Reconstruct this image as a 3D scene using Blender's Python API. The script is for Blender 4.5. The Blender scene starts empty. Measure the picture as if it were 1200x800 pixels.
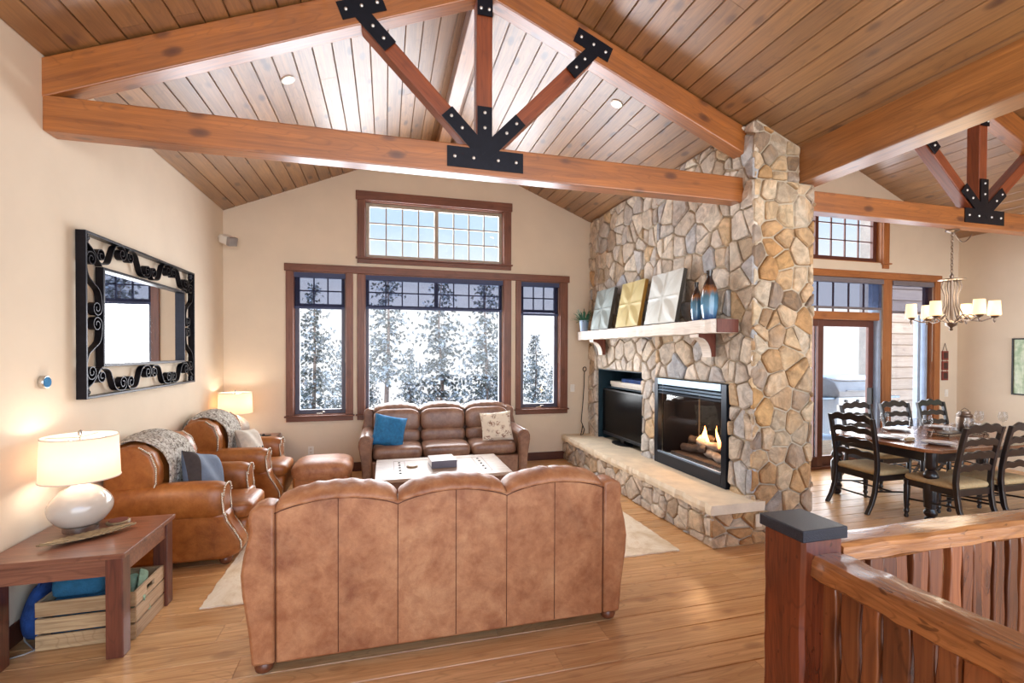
import bpy, math, random
from mathutils import Vector, Matrix
R = random.Random(7)
S = bpy.context.scene
COL = S.collection
PI = math.pi

# ------------------------------------------------------------------ colour and materials
def lin(c):
    return tuple((x / 12.92 if x <= .04045 else ((x + .055) / 1.055) ** 2.4) for x in (v / 255 for v in c)) + (1,)

class N:
    """small node-tree helper"""
    def __init__(s, name):
        s.m = bpy.data.materials.new(name); s.m.use_nodes = True
        s.t = s.m.node_tree; s.n = s.t.nodes; s.l = s.t.links
        s.b = s.n['Principled BSDF']; s.out = s.n['Material Output']
    def add(s, typ, **kw):
        n = s.n.new(typ)
        for k, v in kw.items():
            if hasattr(n, k): setattr(n, k, v)
        return n
    def ln(s, a, b): s.l.new(a, b)
    def coord(s, scale=(1, 1, 1), rnd=False):
        tc = s.add('ShaderNodeTexCoord'); mp = s.add('ShaderNodeMapping'); mp.inputs['Scale'].default_value = scale
        src = tc.outputs['Object']
        if rnd:
            at = s.add('ShaderNodeAttribute', attribute_name='rnd')
            vm = s.add('ShaderNodeVectorMath', operation='MULTIPLY_ADD')
            s.ln(at.outputs['Vector'], vm.inputs[0]); vm.inputs[1].default_value = (31, 57, 43); s.ln(src, vm.inputs[2])
            src = vm.outputs[0]
        s.ln(src, mp.inputs['Vector']); return mp.outputs['Vector']
    def noise(s, vec, scale=5, detail=4, rough=.55, dist=0):
        n = s.add('ShaderNodeTexNoise'); n.inputs['Scale'].default_value = scale; n.inputs['Detail'].default_value = detail
        n.inputs['Roughness'].default_value = rough; n.inputs['Distortion'].default_value = dist
        s.ln(vec, n.inputs['Vector']); return n.outputs['Fac']
    def ramp(s, fac, stops):
        r = s.add('ShaderNodeValToRGB'); e = r.color_ramp.elements
        while len(e) < len(stops): e.new(.5)
        for q, (p, c) in zip(e, stops): q.position = p; q.color = c
        s.ln(fac, r.inputs['Fac']); return r.outputs['Color']
    def mix(s, fac, a, b, mode='MIX'):
        m = s.add('ShaderNodeMix', data_type='RGBA', blend_type=mode)
        if isinstance(fac, (int, float)): m.inputs[0].default_value = fac
        else: s.ln(fac, m.inputs[0])
        for i, v in ((6, a), (7, b)):
            if isinstance(v, tuple): m.inputs[i].default_value = v
            else: s.ln(v, m.inputs[i])
        return m.outputs[2]
    def math(s, op, a, b=None):
        m = s.add('ShaderNodeMath', operation=op)
        for i, v in ((0, a), (1, b)):
            if v is None: continue
            if isinstance(v, (int, float)): m.inputs[i].default_value = v
            else: s.ln(v, m.inputs[i])
        return m.outputs[0]
    def bump(s, h, strength=.3, dist=.01):
        b = s.add('ShaderNodeBump'); b.inputs['Strength'].default_value = strength; b.inputs['Distance'].default_value = dist
        s.ln(h, b.inputs['Height']); s.ln(b.outputs['Normal'], s.b.inputs['Normal'])
    def base(s, c):
        if isinstance(c, tuple): s.b.inputs['Base Color'].default_value = c
        else: s.ln(c, s.b.inputs['Base Color'])
    def set(s, **kw):
        for k, v in kw.items():
            i = s.b.inputs[k.replace('_', ' ')]
            i.default_value = v
        return s.m

def plain(name, rgb, rough=.5, metal=0, var=.12, scale=8, bump=0, spec=.5, coat=0):
    m = N(name); c = lin(rgb); v = m.coord()
    n = m.noise(v, scale)
    lo = tuple(x * (1 - var) for x in c[:3]) + (1,); hi = tuple(min(1, x * (1 + var)) for x in c[:3]) + (1,)
    m.base(m.ramp(n, [(.3, lo), (.7, hi)]))
    if bump: m.bump(m.noise(v, scale * 6, 5), bump)
    return m.set(Roughness=rough, Metallic=metal, Specular_IOR_Level=spec, Coat_Weight=coat)

def wood(name, dark, light, axis='X', rough=.4, knots=.5, fine=1.0, rnd=False, spec=.5, ior=1.5, coat=0, tone=.25, bump=.15, vary=.30, cath=.4, marks=0):
    """long-grained wood: streaks along one axis, dark knots, board-to-board tone"""
    m = N(name); a = 'XYZ'.index(axis)
    sc = [9 * fine] * 3; sc[a] = .55 * fine
    v = m.coord(tuple(sc), rnd)
    g = m.noise(v, 2.2, 6, .6, 1.2)
    sc2 = [26 * fine] * 3; sc2[a] = .8 * fine
    f = m.noise(m.coord(tuple(sc2), rnd), 3, 3, .6)
    c = m.ramp(g, [(.28, lin(dark)), (.72, lin(light))])
    c = m.mix(.35, c, m.ramp(f, [(.35, lin(dark)), (.62, lin(light))]))
    if cath:   # cathedral figure: contour lines of a stretched noise
        s3 = [5.5 * fine] * 3; s3[a] = .75 * fine
        w = m.noise(m.coord(tuple(s3), rnd), 1.0, 2, .4, .5)
        wl = m.math('ABSOLUTE', m.math('SINE', m.math('MULTIPLY', w, 62.0)))
        fig = m.ramp(wl, [(.0, (1, 1, 1, 1)), (.38, (0, 0, 0, 1))])
        c = m.mix(m.math('MULTIPLY', fig, cath), c, tuple(x * .72 for x in lin(dark)[:3]) + (1,))
    if marks:  # short adze nicks
        s4 = [34] * 3; s4[a] = 11
        nk = m.ramp(m.noise(m.coord(tuple(s4), rnd), 1.0, 1, .3, 1.5), [(.69, (0, 0, 0, 1)), (.73, (1, 1, 1, 1))])
        c = m.mix(m.math('MULTIPLY', nk, marks), c, tuple(x * .3 for x in lin(dark)[:3]) + (1,))
    big = m.noise(m.coord((1.3, 1.3, 1.3), rnd), 1.1, 2)
    c = m.mix(tone, c, m.ramp(big, [(.3, tuple(x * .55 for x in lin(dark)[:3]) + (1,)), (.7, lin(light))]), 'MIX')
    if knots:
        ks = [5.6] * 3; ks[a] = 2.6
        vo = m.add('ShaderNodeTexVoronoi', feature='F1'); vo.inputs['Scale'].default_value = 1.0
        m.ln(m.coord(tuple(ks), rnd), vo.inputs['Vector'])
        k = m.ramp(vo.outputs['Distance'], [(.05, (1, 1, 1, 1)), (.13, (.75, .75, .75, 1)), (.21, (0, 0, 0, 1))])
        kk = m.math('MULTIPLY', k, knots)
        c = m.mix(kk, c, tuple(x * q for x, q in zip(lin(dark)[:3], (.42, .30, .26))) + (1,))
    if rnd:
        at = m.add('ShaderNodeAttribute', attribute_name='rnd')
        t = m.ramp(at.outputs['Fac'], [(.1, (1 - vary, 1 - vary * 1.06, 1 - vary * 1.1, 1)), (.9, (1.0, 1.0, 1.0, 1))])
        c = m.mix(1.0, c, t, 'MULTIPLY')
    m.base(c)
    if bump: m.bump(f, bump, .004)
    m.set(IOR=ior)
    return m.set(Roughness=rough, Specular_IOR_Level=spec, Coat_Weight=coat, Coat_Roughness=.12)

def leather(name, dark, mid, light, rough=.42, scale=2.4):
    m = N(name); v = m.coord()
    a = m.noise(v, scale, 6, .65, .6); b = m.noise(v, scale * 5, 5, .7, .3)
    c = m.ramp(a, [(.3, lin(dark)), (.5, lin(mid)), (.72, lin(light))])
    c = m.mix(.35, c, m.ramp(b, [(.35, lin(dark)), (.65, lin(light))]))
    m.base(c)
    m.bump(m.math('ADD', m.noise(v, 14, 3, .6, .8), m.math('MULTIPLY', m.noise(v, 220, 2), .25)), .22, .012)
    return m.set(Roughness=rough, Specular_IOR_Level=.5, Coat_Weight=.15, Coat_Roughness=.3)

def emit(name, rgb, strength, base=None):
    m = N(name); m.set(Emission_Strength=strength, Roughness=.8)
    m.b.inputs['Emission Color'].default_value = lin(rgb); m.base(lin(base or rgb)); return m.m

def stone_mat(name, stops, rough=.75, bump=.6, rust=.75):
    m = N(name); at = m.add('ShaderNodeAttribute', attribute_name='rnd')
    sx = m.add('ShaderNodeSeparateXYZ'); m.ln(at.outputs['Vector'], sx.inputs[0])
    c = m.ramp(sx.outputs[0], stops)
    v = m.coord((1, 1, 1), True)
    n = m.noise(v, 9, 6, .65, .8)
    n2 = m.noise(v, 3.2, 4, .6, 1.4)
    c = m.mix(m.ramp(n2, [(.45, (0, 0, 0, 1)), (.75, (rust, rust, rust, 1))]), c, lin((182, 138, 86)))
    c = m.mix(.8, c, m.ramp(n, [(.3, (.42, .4, .38, 1)), (.65, (1.25, 1.22, 1.2, 1))]), 'MULTIPLY')
    m.base(c); m.bump(m.math('ADD', n, m.noise(v, 38, 4)), bump, .012)
    return m.set(Roughness=rough)

M = {}
def build_materials():
    M['wall'] = plain('warm_beige_plaster', (220, 204, 182), .85, var=.03, scale=2.5, bump=.12)
    M['beam'] = wood('stained_timber', (106, 52, 18), (188, 114, 50), 'X', .32, .85, .8, ior=1.9)
    M['beamY'] = wood('stained_timber_long', (106, 60, 26), (188, 124, 64), 'Y', .32, .85, .8, ior=1.9)
    M['brace'] = wood('red_stained_timber', (96, 38, 20), (160, 82, 44), 'X', .35, .6, .9, ior=1.7)
    M['plank'] = wood('varnished_pine_boards', (112, 69, 34), (190, 138, 80), 'Y', .40, .9, .8, True, ior=2.3, coat=.0)
    M['floor'] = wood('oak_floor_boards', (186, 128, 74), (246, 200, 144), 'X', .30, .45, .9, True, ior=1.5, tone=.12, bump=.08, cath=.38, vary=.24)
    M['trim'] = wood('window_trim_wood', (84, 46, 32), (138, 84, 60), 'X', .4, .3, 1.0)
    M['trimZ'] = wood('window_trim_wood_upright', (84, 46, 32), (138, 84, 60), 'Z', .4, .3, 1.0)
    M['trimD'] = wood('dining_trim_wood', (134, 78, 38), (186, 118, 66), 'X', .4, .3, 1.0)
    M['trimDZ'] = wood('dining_trim_wood_upright', (134, 78, 38), (186, 118, 66), 'Z', .4, .3, 1.0)
    M['sash'] = plain('dark_sash', (76, 74, 92), .4)
    M['sashlight'] = plain('pale_sash', (168, 156, 140), .5)
    M['sashbrown'] = plain('brown_clad_sash', (92, 50, 40), .4)
    M['sashblue'] = plain('grey_clad_frame', (150, 164, 186), .4)
    M['baseb'] = wood('dark_baseboard', (62, 32, 24), (98, 56, 42), 'X', .45, 0)
    M['iron'] = plain('black_steel_plate', (22, 24, 34), .42, .6, .2, 20, .1)
    M['bolt'] = plain('bright_bolt', (216, 214, 210), .3, .7)
    M['cast'] = plain('wrought_iron', (28, 27, 34), .35, .7, .2, 30, .1)
    M['lea'] = leather('worn_tan_leather', (124, 68, 38), (168, 106, 66), (206, 152, 108), .5)
    M['leaG'] = leather('golden_tan_leather', (112, 58, 18), (154, 88, 36), (190, 124, 64), .36)
    M['leaB'] = leather('brown_leather', (98, 66, 52), (132, 94, 74), (166, 130, 106), .36)
    M['seam'] = plain('leather_seam', (92, 48, 26), .7)
    M['nail'] = plain('nickel_nailhead', (206, 196, 180), .25, .9)
    M['darkfoot'] = wood('turned_foot_wood', (84, 44, 28), (130, 76, 48), 'Z', .3, 0)
    M['table'] = wood('dark_walnut_table', (84, 44, 32), (158, 102, 76), 'X', .28, .5, 1, coat=.3)
    M['tableZ'] = wood('dark_walnut_leg', (64, 30, 24), (122, 68, 50), 'Z', .32, .5, 1, coat=.3)
    M['crate'] = wood('rough_pine_crate', (140, 92, 50), (230, 198, 150), 'X', .7, .8, 1.2, True)
    M['crateY'] = wood('rough_pine_crate_end', (176, 140, 104), (232, 206, 172), 'Y', .7, .5, 1.2, True)
    M['rug'] = rug_mat('cream_rug')
    M['throw'] = throw_mat()
    M['brass'] = plain('brushed_steel', (190, 184, 176), .25, .95)
    M['ceramic'] = plain('glazed_ceramic_taupe', (196, 186, 174), .12, 0, .04, 4, 0, .6, .6)
    M['ceramicw'] = plain('pale_textured_ceramic', (214, 204, 190), .35, 0, .08, 20, .2)
    M['shade'] = shade_mat('lit_linen_shade', (255, 232, 212), .85)
    M['shade2'] = shade_mat('lit_cream_shade', (255, 230, 196), 1.1)
    M['glassshade'] = emit('lit_chandelier_shade', (255, 224, 172), .75)
    M['slab'] = plain('cut_sandstone', (226, 210, 184), .7, 0, .12, 5, .5)
    M['mortar'] = plain('mortar', (184, 170, 148), .9, 0, .1, 12, .3)
    M['stone'] = stone_mat('field_stone_daylit', [(0, lin((176, 170, 162))), (.2, lin((218, 208, 194))), (.4, lin((186, 174, 158))), (.6, lin((222, 212, 194))), (.75, lin((170, 176, 184))), (.9, lin((206, 180, 142))), (1, lin((160, 146, 130)))], rust=.28)  # living face paler than the end face: window light put into the colour
    M['stoneE'] = stone_mat('field_stone_warm', [(0, lin((140, 126, 114))), (.2, lin((204, 184, 152))), (.4, lin((182, 138, 88))), (.6, lin((212, 196, 170))), (.75, lin((160, 148, 136))), (.9, lin((196, 154, 98))), (1, lin((124, 108, 94)))], rust=.6)
    M['black'] = plain('black_plastic', (14, 14, 18), .3)
    M['screen'] = plain('dark_screen', (3, 3, 5), .22, 0, 0, 4, 0, .12)
    M['insert'] = plain('black_stove_enamel', (22, 30, 42), .3, .5)
    M['insertl'] = plain('brushed_stove_top', (112, 128, 142), .3, .8)
    M['niche'] = plain('teal_niche_lining', (14, 48, 62), .6)
    M['log'] = plain('charred_log', (70, 58, 52), .9, 0, .5, 14, .6)
    M['logash'] = plain('grey_ash_log', (150, 140, 132), .9, 0, .4, 14, .6)
    M['fire'] = fire_mat()
    M['mantel'] = wood('weathered_white_mantel', (206, 192, 178), (236, 226, 214), 'Y', .5, .25)
    M['mantelend'] = wood('mantel_end_grain', (84, 38, 28), (132, 70, 50), 'Z', .5, .2)
    M['vase'] = vase_mat()
    M['leafg'] = plain('blue_green_leaf', (48, 104, 76), .5, 0, .4, 30)
    M['potw'] = plain('pale_blue_pot', (150, 172, 200), .3)
    M['art1'] = plain('blue_grey_plaster', (158, 170, 168), .55, 0, .08, 6, .1)
    M['art2'] = plain('straw_yellow_plaster', (206, 190, 134), .55, 0, .08, 6, .1)
    M['art3'] = plain('silver_white_plaster', (206, 210, 206), .5, 0, .06, 6, .1)
    M['artside'] = plain('art_panel_edge', (70, 66, 60), .5)
    M['artgold'] = plain('art_panel_gold_edge', (170, 126, 50), .4)
    M['white'] = plain('white_plastic', (232, 228, 220), .4, 0, .02)
    M['grey'] = plain('grey_plastic', (150, 144, 140), .45)
    M['bluecush'] = plain('peacock_blue_linen', (34, 110, 160), .8, 0, .25, 30, .4)
    M['greycush'] = plain('slate_blue_linen', (98, 112, 134), .75, 0, .12, 12, .3)
    M['greycushd'] = plain('charcoal_stripe', (58, 50, 50), .85, 0, .2, 30, .3)
    M['palecush'] = plain('oatmeal_linen', (196, 186, 172), .85, 0, .1, 24, .4)
    M['floral'] = floral_mat()
    M['bluethrow'] = plain('teal_blue_fleece', (34, 92, 124), .9, 0, .25, 20, .6)
    M['greenthrow'] = plain('sage_green_fleece', (150, 178, 150), .9, 0, .2, 30, .6)
    M['navy'] = plain('navy_fabric', (28, 62, 120), .85, 0, .35, 12, .6)
    M['coffee'] = wood('whitewashed_coffee_table', (140, 116, 100), (198, 176, 156), 'X', .35, .3, 1, coat=.2)
    M['coffeed'] = wood('coffee_table_base', (96, 66, 52), (146, 106, 84), 'X', .4, .4)
    M['studs'] = plain('dark_stud', (44, 36, 34), .4, .5)
    M['book'] = plain('slate_book', (112, 112, 124), .5)
    M['ebony'] = plain('ebonised_wood', (26, 20, 24), .28, 0, .25, 10, 0, .5, .3)
    M['seat'] = plain('tan_seat_fabric', (190, 164, 120), .85, 0, .12, 40, .3)
    M['dtop'] = wood('dining_table_top', (110, 62, 34), (172, 110, 66), 'X', .2, .3, 1, coat=.5)
    M['china'] = plain('white_china', (226, 226, 228), .15)
    M['napkin'] = plain('beige_napkin', (186, 168, 136), .9)
    M['bronze'] = plain('aged_pewter', (132, 116, 104), .3, .9)
    M['newel'] = wood('newel_wood', (66, 24, 12), (134, 62, 32), 'Z', .22, .3, .9, coat=.5, marks=.5)
    M['rail'] = wood('hewn_rail_wood', (112, 60, 28), (204, 136, 78), 'X', .25, .45, 1.0, coat=.4, bump=.5, marks=.7, cath=.5)
    M['railY'] = wood('hewn_rail_wood_long', (104, 54, 24), (190, 120, 66), 'Y', .25, .45, 1.0, coat=.4, bump=.5, marks=.7, cath=.5)
    M['picket'] = wood('live_edge_board', (84, 34, 20), (196, 116, 66), 'Z', .25, .6, .8, True, coat=.4, tone=.5, vary=.72, marks=.5, cath=.6)
    M['cap'] = plain('black_steel_cap', (26, 28, 40), .35, .3, .3, 60, .3)
    M['glass'] = glass_mat('window_glass', .0)
    M['wine'] = glass_mat('clear_wine_glass', .06)
    M['fireglass'] = glass_mat('fireplace_glass', .0, 1.5)
    M['screenfab'] = blind_mat()
    M['blind'] = plain('dark_blue_blind_case', (52, 62, 96), .6)
    M['blindg'] = plain('grey_blind_case', (112, 104, 108), .7)
    M['mirror'] = plain('silvered_mirror', (235, 238, 240), .02, 1, 0)
    M['snow'] = plain('snow', (238, 242, 250), .8, 0, .03, 1, .2)
    M['needle'] = needle_mat()
    M['bark'] = plain('pine_bark', (124, 100, 84), .95, 0, .35, 12, .7)
    M['siding'] = wood('pale_cedar_siding', (150, 122, 100), (196, 168, 142), 'X', .7, .4, .6, True)
    M['sidetrim'] = plain('siding_corner_board', (214, 186, 160), .7)
    M['picture'] = picture_mat()
    M['red'] = plain('russet_tile', (132, 58, 46), .5)
    M['spot'] = emit('spot_lens', (255, 232, 190), 14)
    M['gold'] = plain('carved_leaf_tray', (150, 128, 96), .4, .2, .2, 30, .3)
    M['stone_c'] = plain('red_brown_coaster', (122, 62, 48), .6)
    M['poker'] = plain('black_iron', (24, 20, 20), .5, .4)

def rug_mat(name):
    m = N(name); v = m.coord((1, 1, 1))
    n = m.noise(v, 3, 5, .7, 1); n2 = m.noise(v, 60, 3)
    c = m.ramp(n, [(.35, lin((214, 192, 160))), (.55, lin((236, 222, 200))), (.7, lin((222, 200, 168)))])
    m.base(c); m.bump(n2, .5, .01); return m.set(Roughness=.95, Specular_IOR_Level=.1)
def throw_mat():
    m = N('marled_grey_knit'); v = m.coord((1, 1, 1))
    n = m.noise(v, 46, 3, .7, .5); n2 = m.noise(m.coord((140, 30, 60)), 1, 2)
    c = m.ramp(n, [(.34, lin((92, 84, 78))), (.46, lin((188, 180, 168))), (.58, lin((226, 222, 214)))])
    m.base(c); m.bump(m.math('ADD', n, n2), .9, .02); return m.set(Roughness=.95, Specular_IOR_Level=.1)
def shade_mat(name, rgb, e):
    m = N(name); tr = m.add('ShaderNodeBsdfTranslucent'); tr.inputs['Color'].default_value = lin(rgb)
    mx = m.add('ShaderNodeMixShader'); mx.inputs[0].default_value = .5
    m.base(lin((246, 232, 214))); m.set(Roughness=.9)
    m.b.inputs['Emission Color'].default_value = lin(rgb); m.set(Emission_Strength=e * .5)
    w = m.noise(m.coord((300, 300, 300)), 1, 2); m.bump(w, .2, .002)
    m.ln(m.b.outputs[0], mx.inputs[1]); m.ln(tr.outputs[0], mx.inputs[2]); m.ln(mx.outputs[0], m.out.inputs[0]); return m.m
def fire_mat():
    m = N('gas_flame'); tc = m.add('ShaderNodeTexCoord'); sx = m.add('ShaderNodeSeparateXYZ'); m.ln(tc.outputs['Generated'], sx.inputs[0])
    c = m.ramp(sx.outputs[2], [(0, lin((255, 120, 40))), (.5, lin((255, 196, 110))), (1, lin((255, 140, 60)))])
    m.ln(c, m.b.inputs['Emission Color']); m.set(Emission_Strength=6, Roughness=1); m.base(lin((255, 160, 80))); return m.m
def vase_mat():
    m = N('drip_glazed_vase'); tc = m.add('ShaderNodeTexCoord'); sx = m.add('ShaderNodeSeparateXYZ'); m.ln(tc.outputs['Generated'], sx.inputs[0])
    n = m.noise(m.coord((26, 26, 5)), 1, 4, .7)
    h = m.math('ADD', sx.outputs[2], m.math('MULTIPLY', m.math('SUBTRACT', n, .5), .3))
    c = m.ramp(h, [(0, lin((40, 76, 128))), (.25, lin((96, 150, 186))), (.5, lin((70, 112, 132))), (.62, lin((150, 92, 48))), (.72, lin((48, 30, 26))), (1, lin((26, 18, 18)))])
    m.base(c); return m.set(Roughness=.1, Coat_Weight=.6)
def floral_mat():
    m = N('floral_print_linen'); v = m.coord()
    vo = m.add('ShaderNodeTexVoronoi', feature='F1'); vo.inputs['Scale'].default_value = 11; m.ln(v, vo.inputs['Vector'])
    k = m.ramp(vo.outputs['Distance'], [(.3, (1, 1, 1, 1)), (.55, (0, 0, 0, 1))])
    n = m.ramp(m.noise(v, 55, 3), [(.46, (0, 0, 0, 1)), (.54, (1, 1, 1, 1))])
    f = m.math('MULTIPLY', k, n)
    hue = m.mix(m.noise(v, 9, 2), lin((134, 120, 108)), lin((150, 96, 62)))
    m.base(m.mix(f, lin((226, 216, 198)), hue)); return m.set(Roughness=.9)
def glass_mat(name, tint=0, refl=1.0):
    m = N(name); g = m.add('ShaderNodeBsdfGlossy'); g.inputs['Roughness'].default_value = .01
    t = m.add('ShaderNodeBsdfTransparent'); t.inputs['Color'].default_value = (1 - tint, 1 - tint, 1 - tint, 1)
    lw = m.add('ShaderNodeLayerWeight'); lw.inputs['Blend'].default_value = .5
    p5 = m.math('POWER', lw.outputs['Facing'], 5.0)
    f = m.add('ShaderNodeMath', operation='MULTIPLY_ADD'); m.ln(p5, f.inputs[0]); f.inputs[1].default_value = .9; f.inputs[2].default_value = .025 * refl
    x = m.add('ShaderNodeMixShader'); m.ln(f.outputs[0], x.inputs[0]); m.ln(t.outputs[0], x.inputs[1]); m.ln(g.outputs[0], x.inputs[2])
    m.ln(x.outputs[0], m.out.inputs[0]); m.n.remove(m.b); return m.m
def blind_mat():
    m = N('solar_screen_fabric'); t = m.add('ShaderNodeBsdfTransparent'); t.inputs['Color'].default_value = (.72, .74, .82, 1)
    m.base(m.ramp(m.noise(m.coord((400, 400, 400)), 1, 2), [(.4, lin((52, 58, 84))), (.6, lin((66, 72, 100)))])); m.set(Roughness=.9)
    x = m.add('ShaderNodeMixShader'); x.inputs[0].default_value = .87
    m.ln(m.b.outputs[0], x.inputs[1]); m.ln(t.outputs[0], x.inputs[2]); m.ln(x.outputs[0], m.out.inputs[0]); return m.m
def needle_mat():
    m = N('snow_dusted_needles'); at = m.add('ShaderNodeAttribute', attribute_name='rnd')
    c = m.ramp(at.outputs['Fac'], [(0, lin((84, 84, 74))), (.5, lin((120, 118, 106))), (.56, lin((164, 162, 158))), (1, lin((198, 196, 192)))])
    m.base(c); return m.set(Roughness=.9, Specular_IOR_Level=.1)
def picture_mat():
    m = N('aspen_print'); v = m.coord((1, 9, 1.2))
    n = m.noise(v, 2.5, 4, .6, .6); n2 = m.noise(m.coord(), 14, 3)
    c = m.ramp(n, [(.35, lin((150, 176, 140))), (.55, lin((196, 210, 180))), (.66, lin((226, 228, 216)))])
    m.base(m.mix(.4, c, m.ramp(n2, [(.4, lin((120, 156, 110))), (.6, lin((214, 222, 196)))]))); return m.set(Roughness=.3)

# ------------------------------------------------------------------ geometry collector
class G:
    def __init__(s): s.v = []; s.f = []; s.r = []
    def add(s, vs, fs, r=None):
        o = len(s.v); s.v += [tuple(v) for v in vs]; s.f += [tuple(i + o for i in f) for f in fs]
        s.r += [r] * len(fs); return s
    def box(s, x0, x1, y0, y1, z0, z1, r=None):
        return s.add([(x0, y0, z0), (x1, y0, z0), (x1, y1, z0), (x0, y1, z0), (x0, y0, z1), (x1, y0, z1), (x1, y1, z1), (x0, y1, z1)],
                     [(3, 2, 1, 0), (4, 5, 6, 7), (0, 1, 5, 4), (1, 2, 6, 5), (2, 3, 7, 6), (3, 0, 4, 7)], r)
    def prism(s, poly, a, b, ax='Y', r=None):
        """2-D polygon swept along an axis. XZ for Y, YZ for X, XY for Z"""
        def P(p, t):
            return (p[0], t, p[1]) if ax == 'Y' else ((t, p[0], p[1]) if ax == 'X' else (p[0], p[1], t))
        n = len(poly); vs = [P(p, a) for p in poly] + [P(p, b) for p in poly]
        fs = [tuple(range(n)), tuple(range(2 * n - 1, n - 1, -1))] + [(i, i + n, (i + 1) % n + n, (i + 1) % n) for i in range(n)]
        return s.add(vs, fs, r)
    def lathe(s, prof, c=(0, 0, 0), seg=24, ax='Z', cap=True):
        vs = []; fs = []; n = len(prof)
        for k in range(seg):
            a = 2 * PI * k / seg; ca, sa = math.cos(a), math.sin(a)
            for (r, h) in prof:
                p = (r * ca, r * sa, h)
                if ax == 'X': p = (h, r * ca, r * sa)
                if ax == 'Y': p = (r * sa, h, r * ca)
                vs.append((p[0] + c[0], p[1] + c[1], p[2] + c[2]))
        for k in range(seg):
            j = (k + 1) % seg
            for i in range(n - 1): fs.append((k * n + i, j * n + i, j * n + i + 1, k * n + i + 1))
        if cap:
            fs.append(tuple(k * n for k in range(seg))[::-1]); fs.append(tuple(k * n + n - 1 for k in range(seg)))
        return s.add(vs, fs)
    def tube(s, pts, r, seg=8, closed=False):
        pts = [Vector(p) for p in pts]; n = len(pts); vs = []; fs = []
        rr = r if isinstance(r, (list, tuple)) else [r] * n
        up = Vector((0, 0, 1)); prev = None
        for i, p in enumerate(pts):
            if closed: t = pts[(i + 1) % n] - pts[i - 1]
            else: t = pts[min(i + 1, n - 1)] - pts[max(i - 1, 0)]
            t.normalize()
            if prev is None:
                q = up if abs(t.z) < .9 else Vector((1, 0, 0)); a = t.cross(q).normalized()
            else:
                a = (prev - t * prev.dot(t)).normalized()
            b = t.cross(a); prev = a
            for k in range(seg):
                an = 2 * PI * k / seg; vs.append(p + (a * math.cos(an) + b * math.sin(an)) * rr[i])
        m = n if closed else n - 1
        for i in range(m):
            j = (i + 1) % n
            for k in range(seg):
                l = (k + 1) % seg; fs.append((i * seg + k, i * seg + l, j * seg + l, j * seg + k))
        if not closed:
            fs.append(tuple(range(seg))[::-1]); fs.append(tuple((n - 1) * seg + k for k in range(seg)))
        return s.add(vs, fs)
    def bar(s, a, b, w, h, roll=(0, 0, 1)):
        a = Vector(a); b = Vector(b); t = (b - a).normalized(); u = Vector(roll)
        x = t.cross(u)
        if x.length < 1e-4: x = t.cross(Vector((1, 0, 0)))
        x.normalize(); y = x.cross(t); vs = []
        for p in (a, b):
            for (i, j) in ((-1, -1), (1, -1), (1, 1), (-1, 1)): vs.append(p + x * w / 2 * i + y * h / 2 * j)
        return s.add(vs, [(0, 1, 2, 3), (7, 6, 5, 4), (0, 4, 5, 1), (1, 5, 6, 2), (2, 6, 7, 3), (3, 7, 4, 0)])
    def ball(s, c, r, seg=10, sq=(1, 1, 1)):
        return s.puff(c, (r * sq[0], r * sq[1], r * sq[2]), (1, 1), (seg, seg))
    def puff(s, c, sz, e=(.4, .4), n=(32, 16), rot=None):
        """superellipsoid: a stuffed cushion shape"""
        def cs(t, p): v = math.cos(t); return math.copysign(abs(v) ** p, v)
        def sn(t, p): v = math.sin(t); return math.copysign(abs(v) ** p, v)
        vs = []; fs = []; U, V = n
        for j in range(V + 1):
            v = -PI / 2 + PI * j / V
            for i in range(U):
                u = 2 * PI * i / U
                p = Vector((sz[0] * cs(v, e[0]) * cs(u, e[1]), sz[1] * cs(v, e[0]) * sn(u, e[1]), sz[2] * sn(v, e[0])))
                if rot: p = rot @ p
                vs.append((p.x + c[0], p.y + c[1], p.z + c[2]))
        for j in range(V):
            for i in range(U):
                k = (i + 1) % U; fs.append((j * U + i, j * U + k, (j + 1) * U + k, (j + 1) * U + i))
        return s.add(vs, fs)
    def ribbon(s, pts, axis, w, t):
        """flat strip: a planar curve given as 3-D points, w wide along axis, t thick"""
        pts = [Vector(p) for p in pts]; ax = Vector(axis).normalized(); n = len(pts); vs = []; fs = []
        for i, p in enumerate(pts):
            d = (pts[min(i + 1, n - 1)] - pts[max(i - 1, 0)]).normalized(); q = d.cross(ax) * t / 2
            for a, b in ((-.5, -1), (.5, -1), (.5, 1), (-.5, 1)): vs.append(p + ax * w * a + q * b)
        for i in range(n - 1):
            for k in range(4):
                l = (k + 1) % 4; fs.append((i * 4 + k, i * 4 + l, i * 4 + 4 + l, i * 4 + 4 + k))
        fs += [(3, 2, 1, 0), (4 * n - 4, 4 * n - 3, 4 * n - 2, 4 * n - 1)]
        return s.add(vs, fs)
    def grid(s, fn, nu, nv):
        vs = [fn(i / nu, j / nv) for j in range(nv + 1) for i in range(nu + 1)]
        fs = [(j * (nu + 1) + i, j * (nu + 1) + i + 1, (j + 1) * (nu + 1) + i + 1, (j + 1) * (nu + 1) + i) for j in range(nv) for i in range(nu)]
        return s.add(vs, fs)

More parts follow.
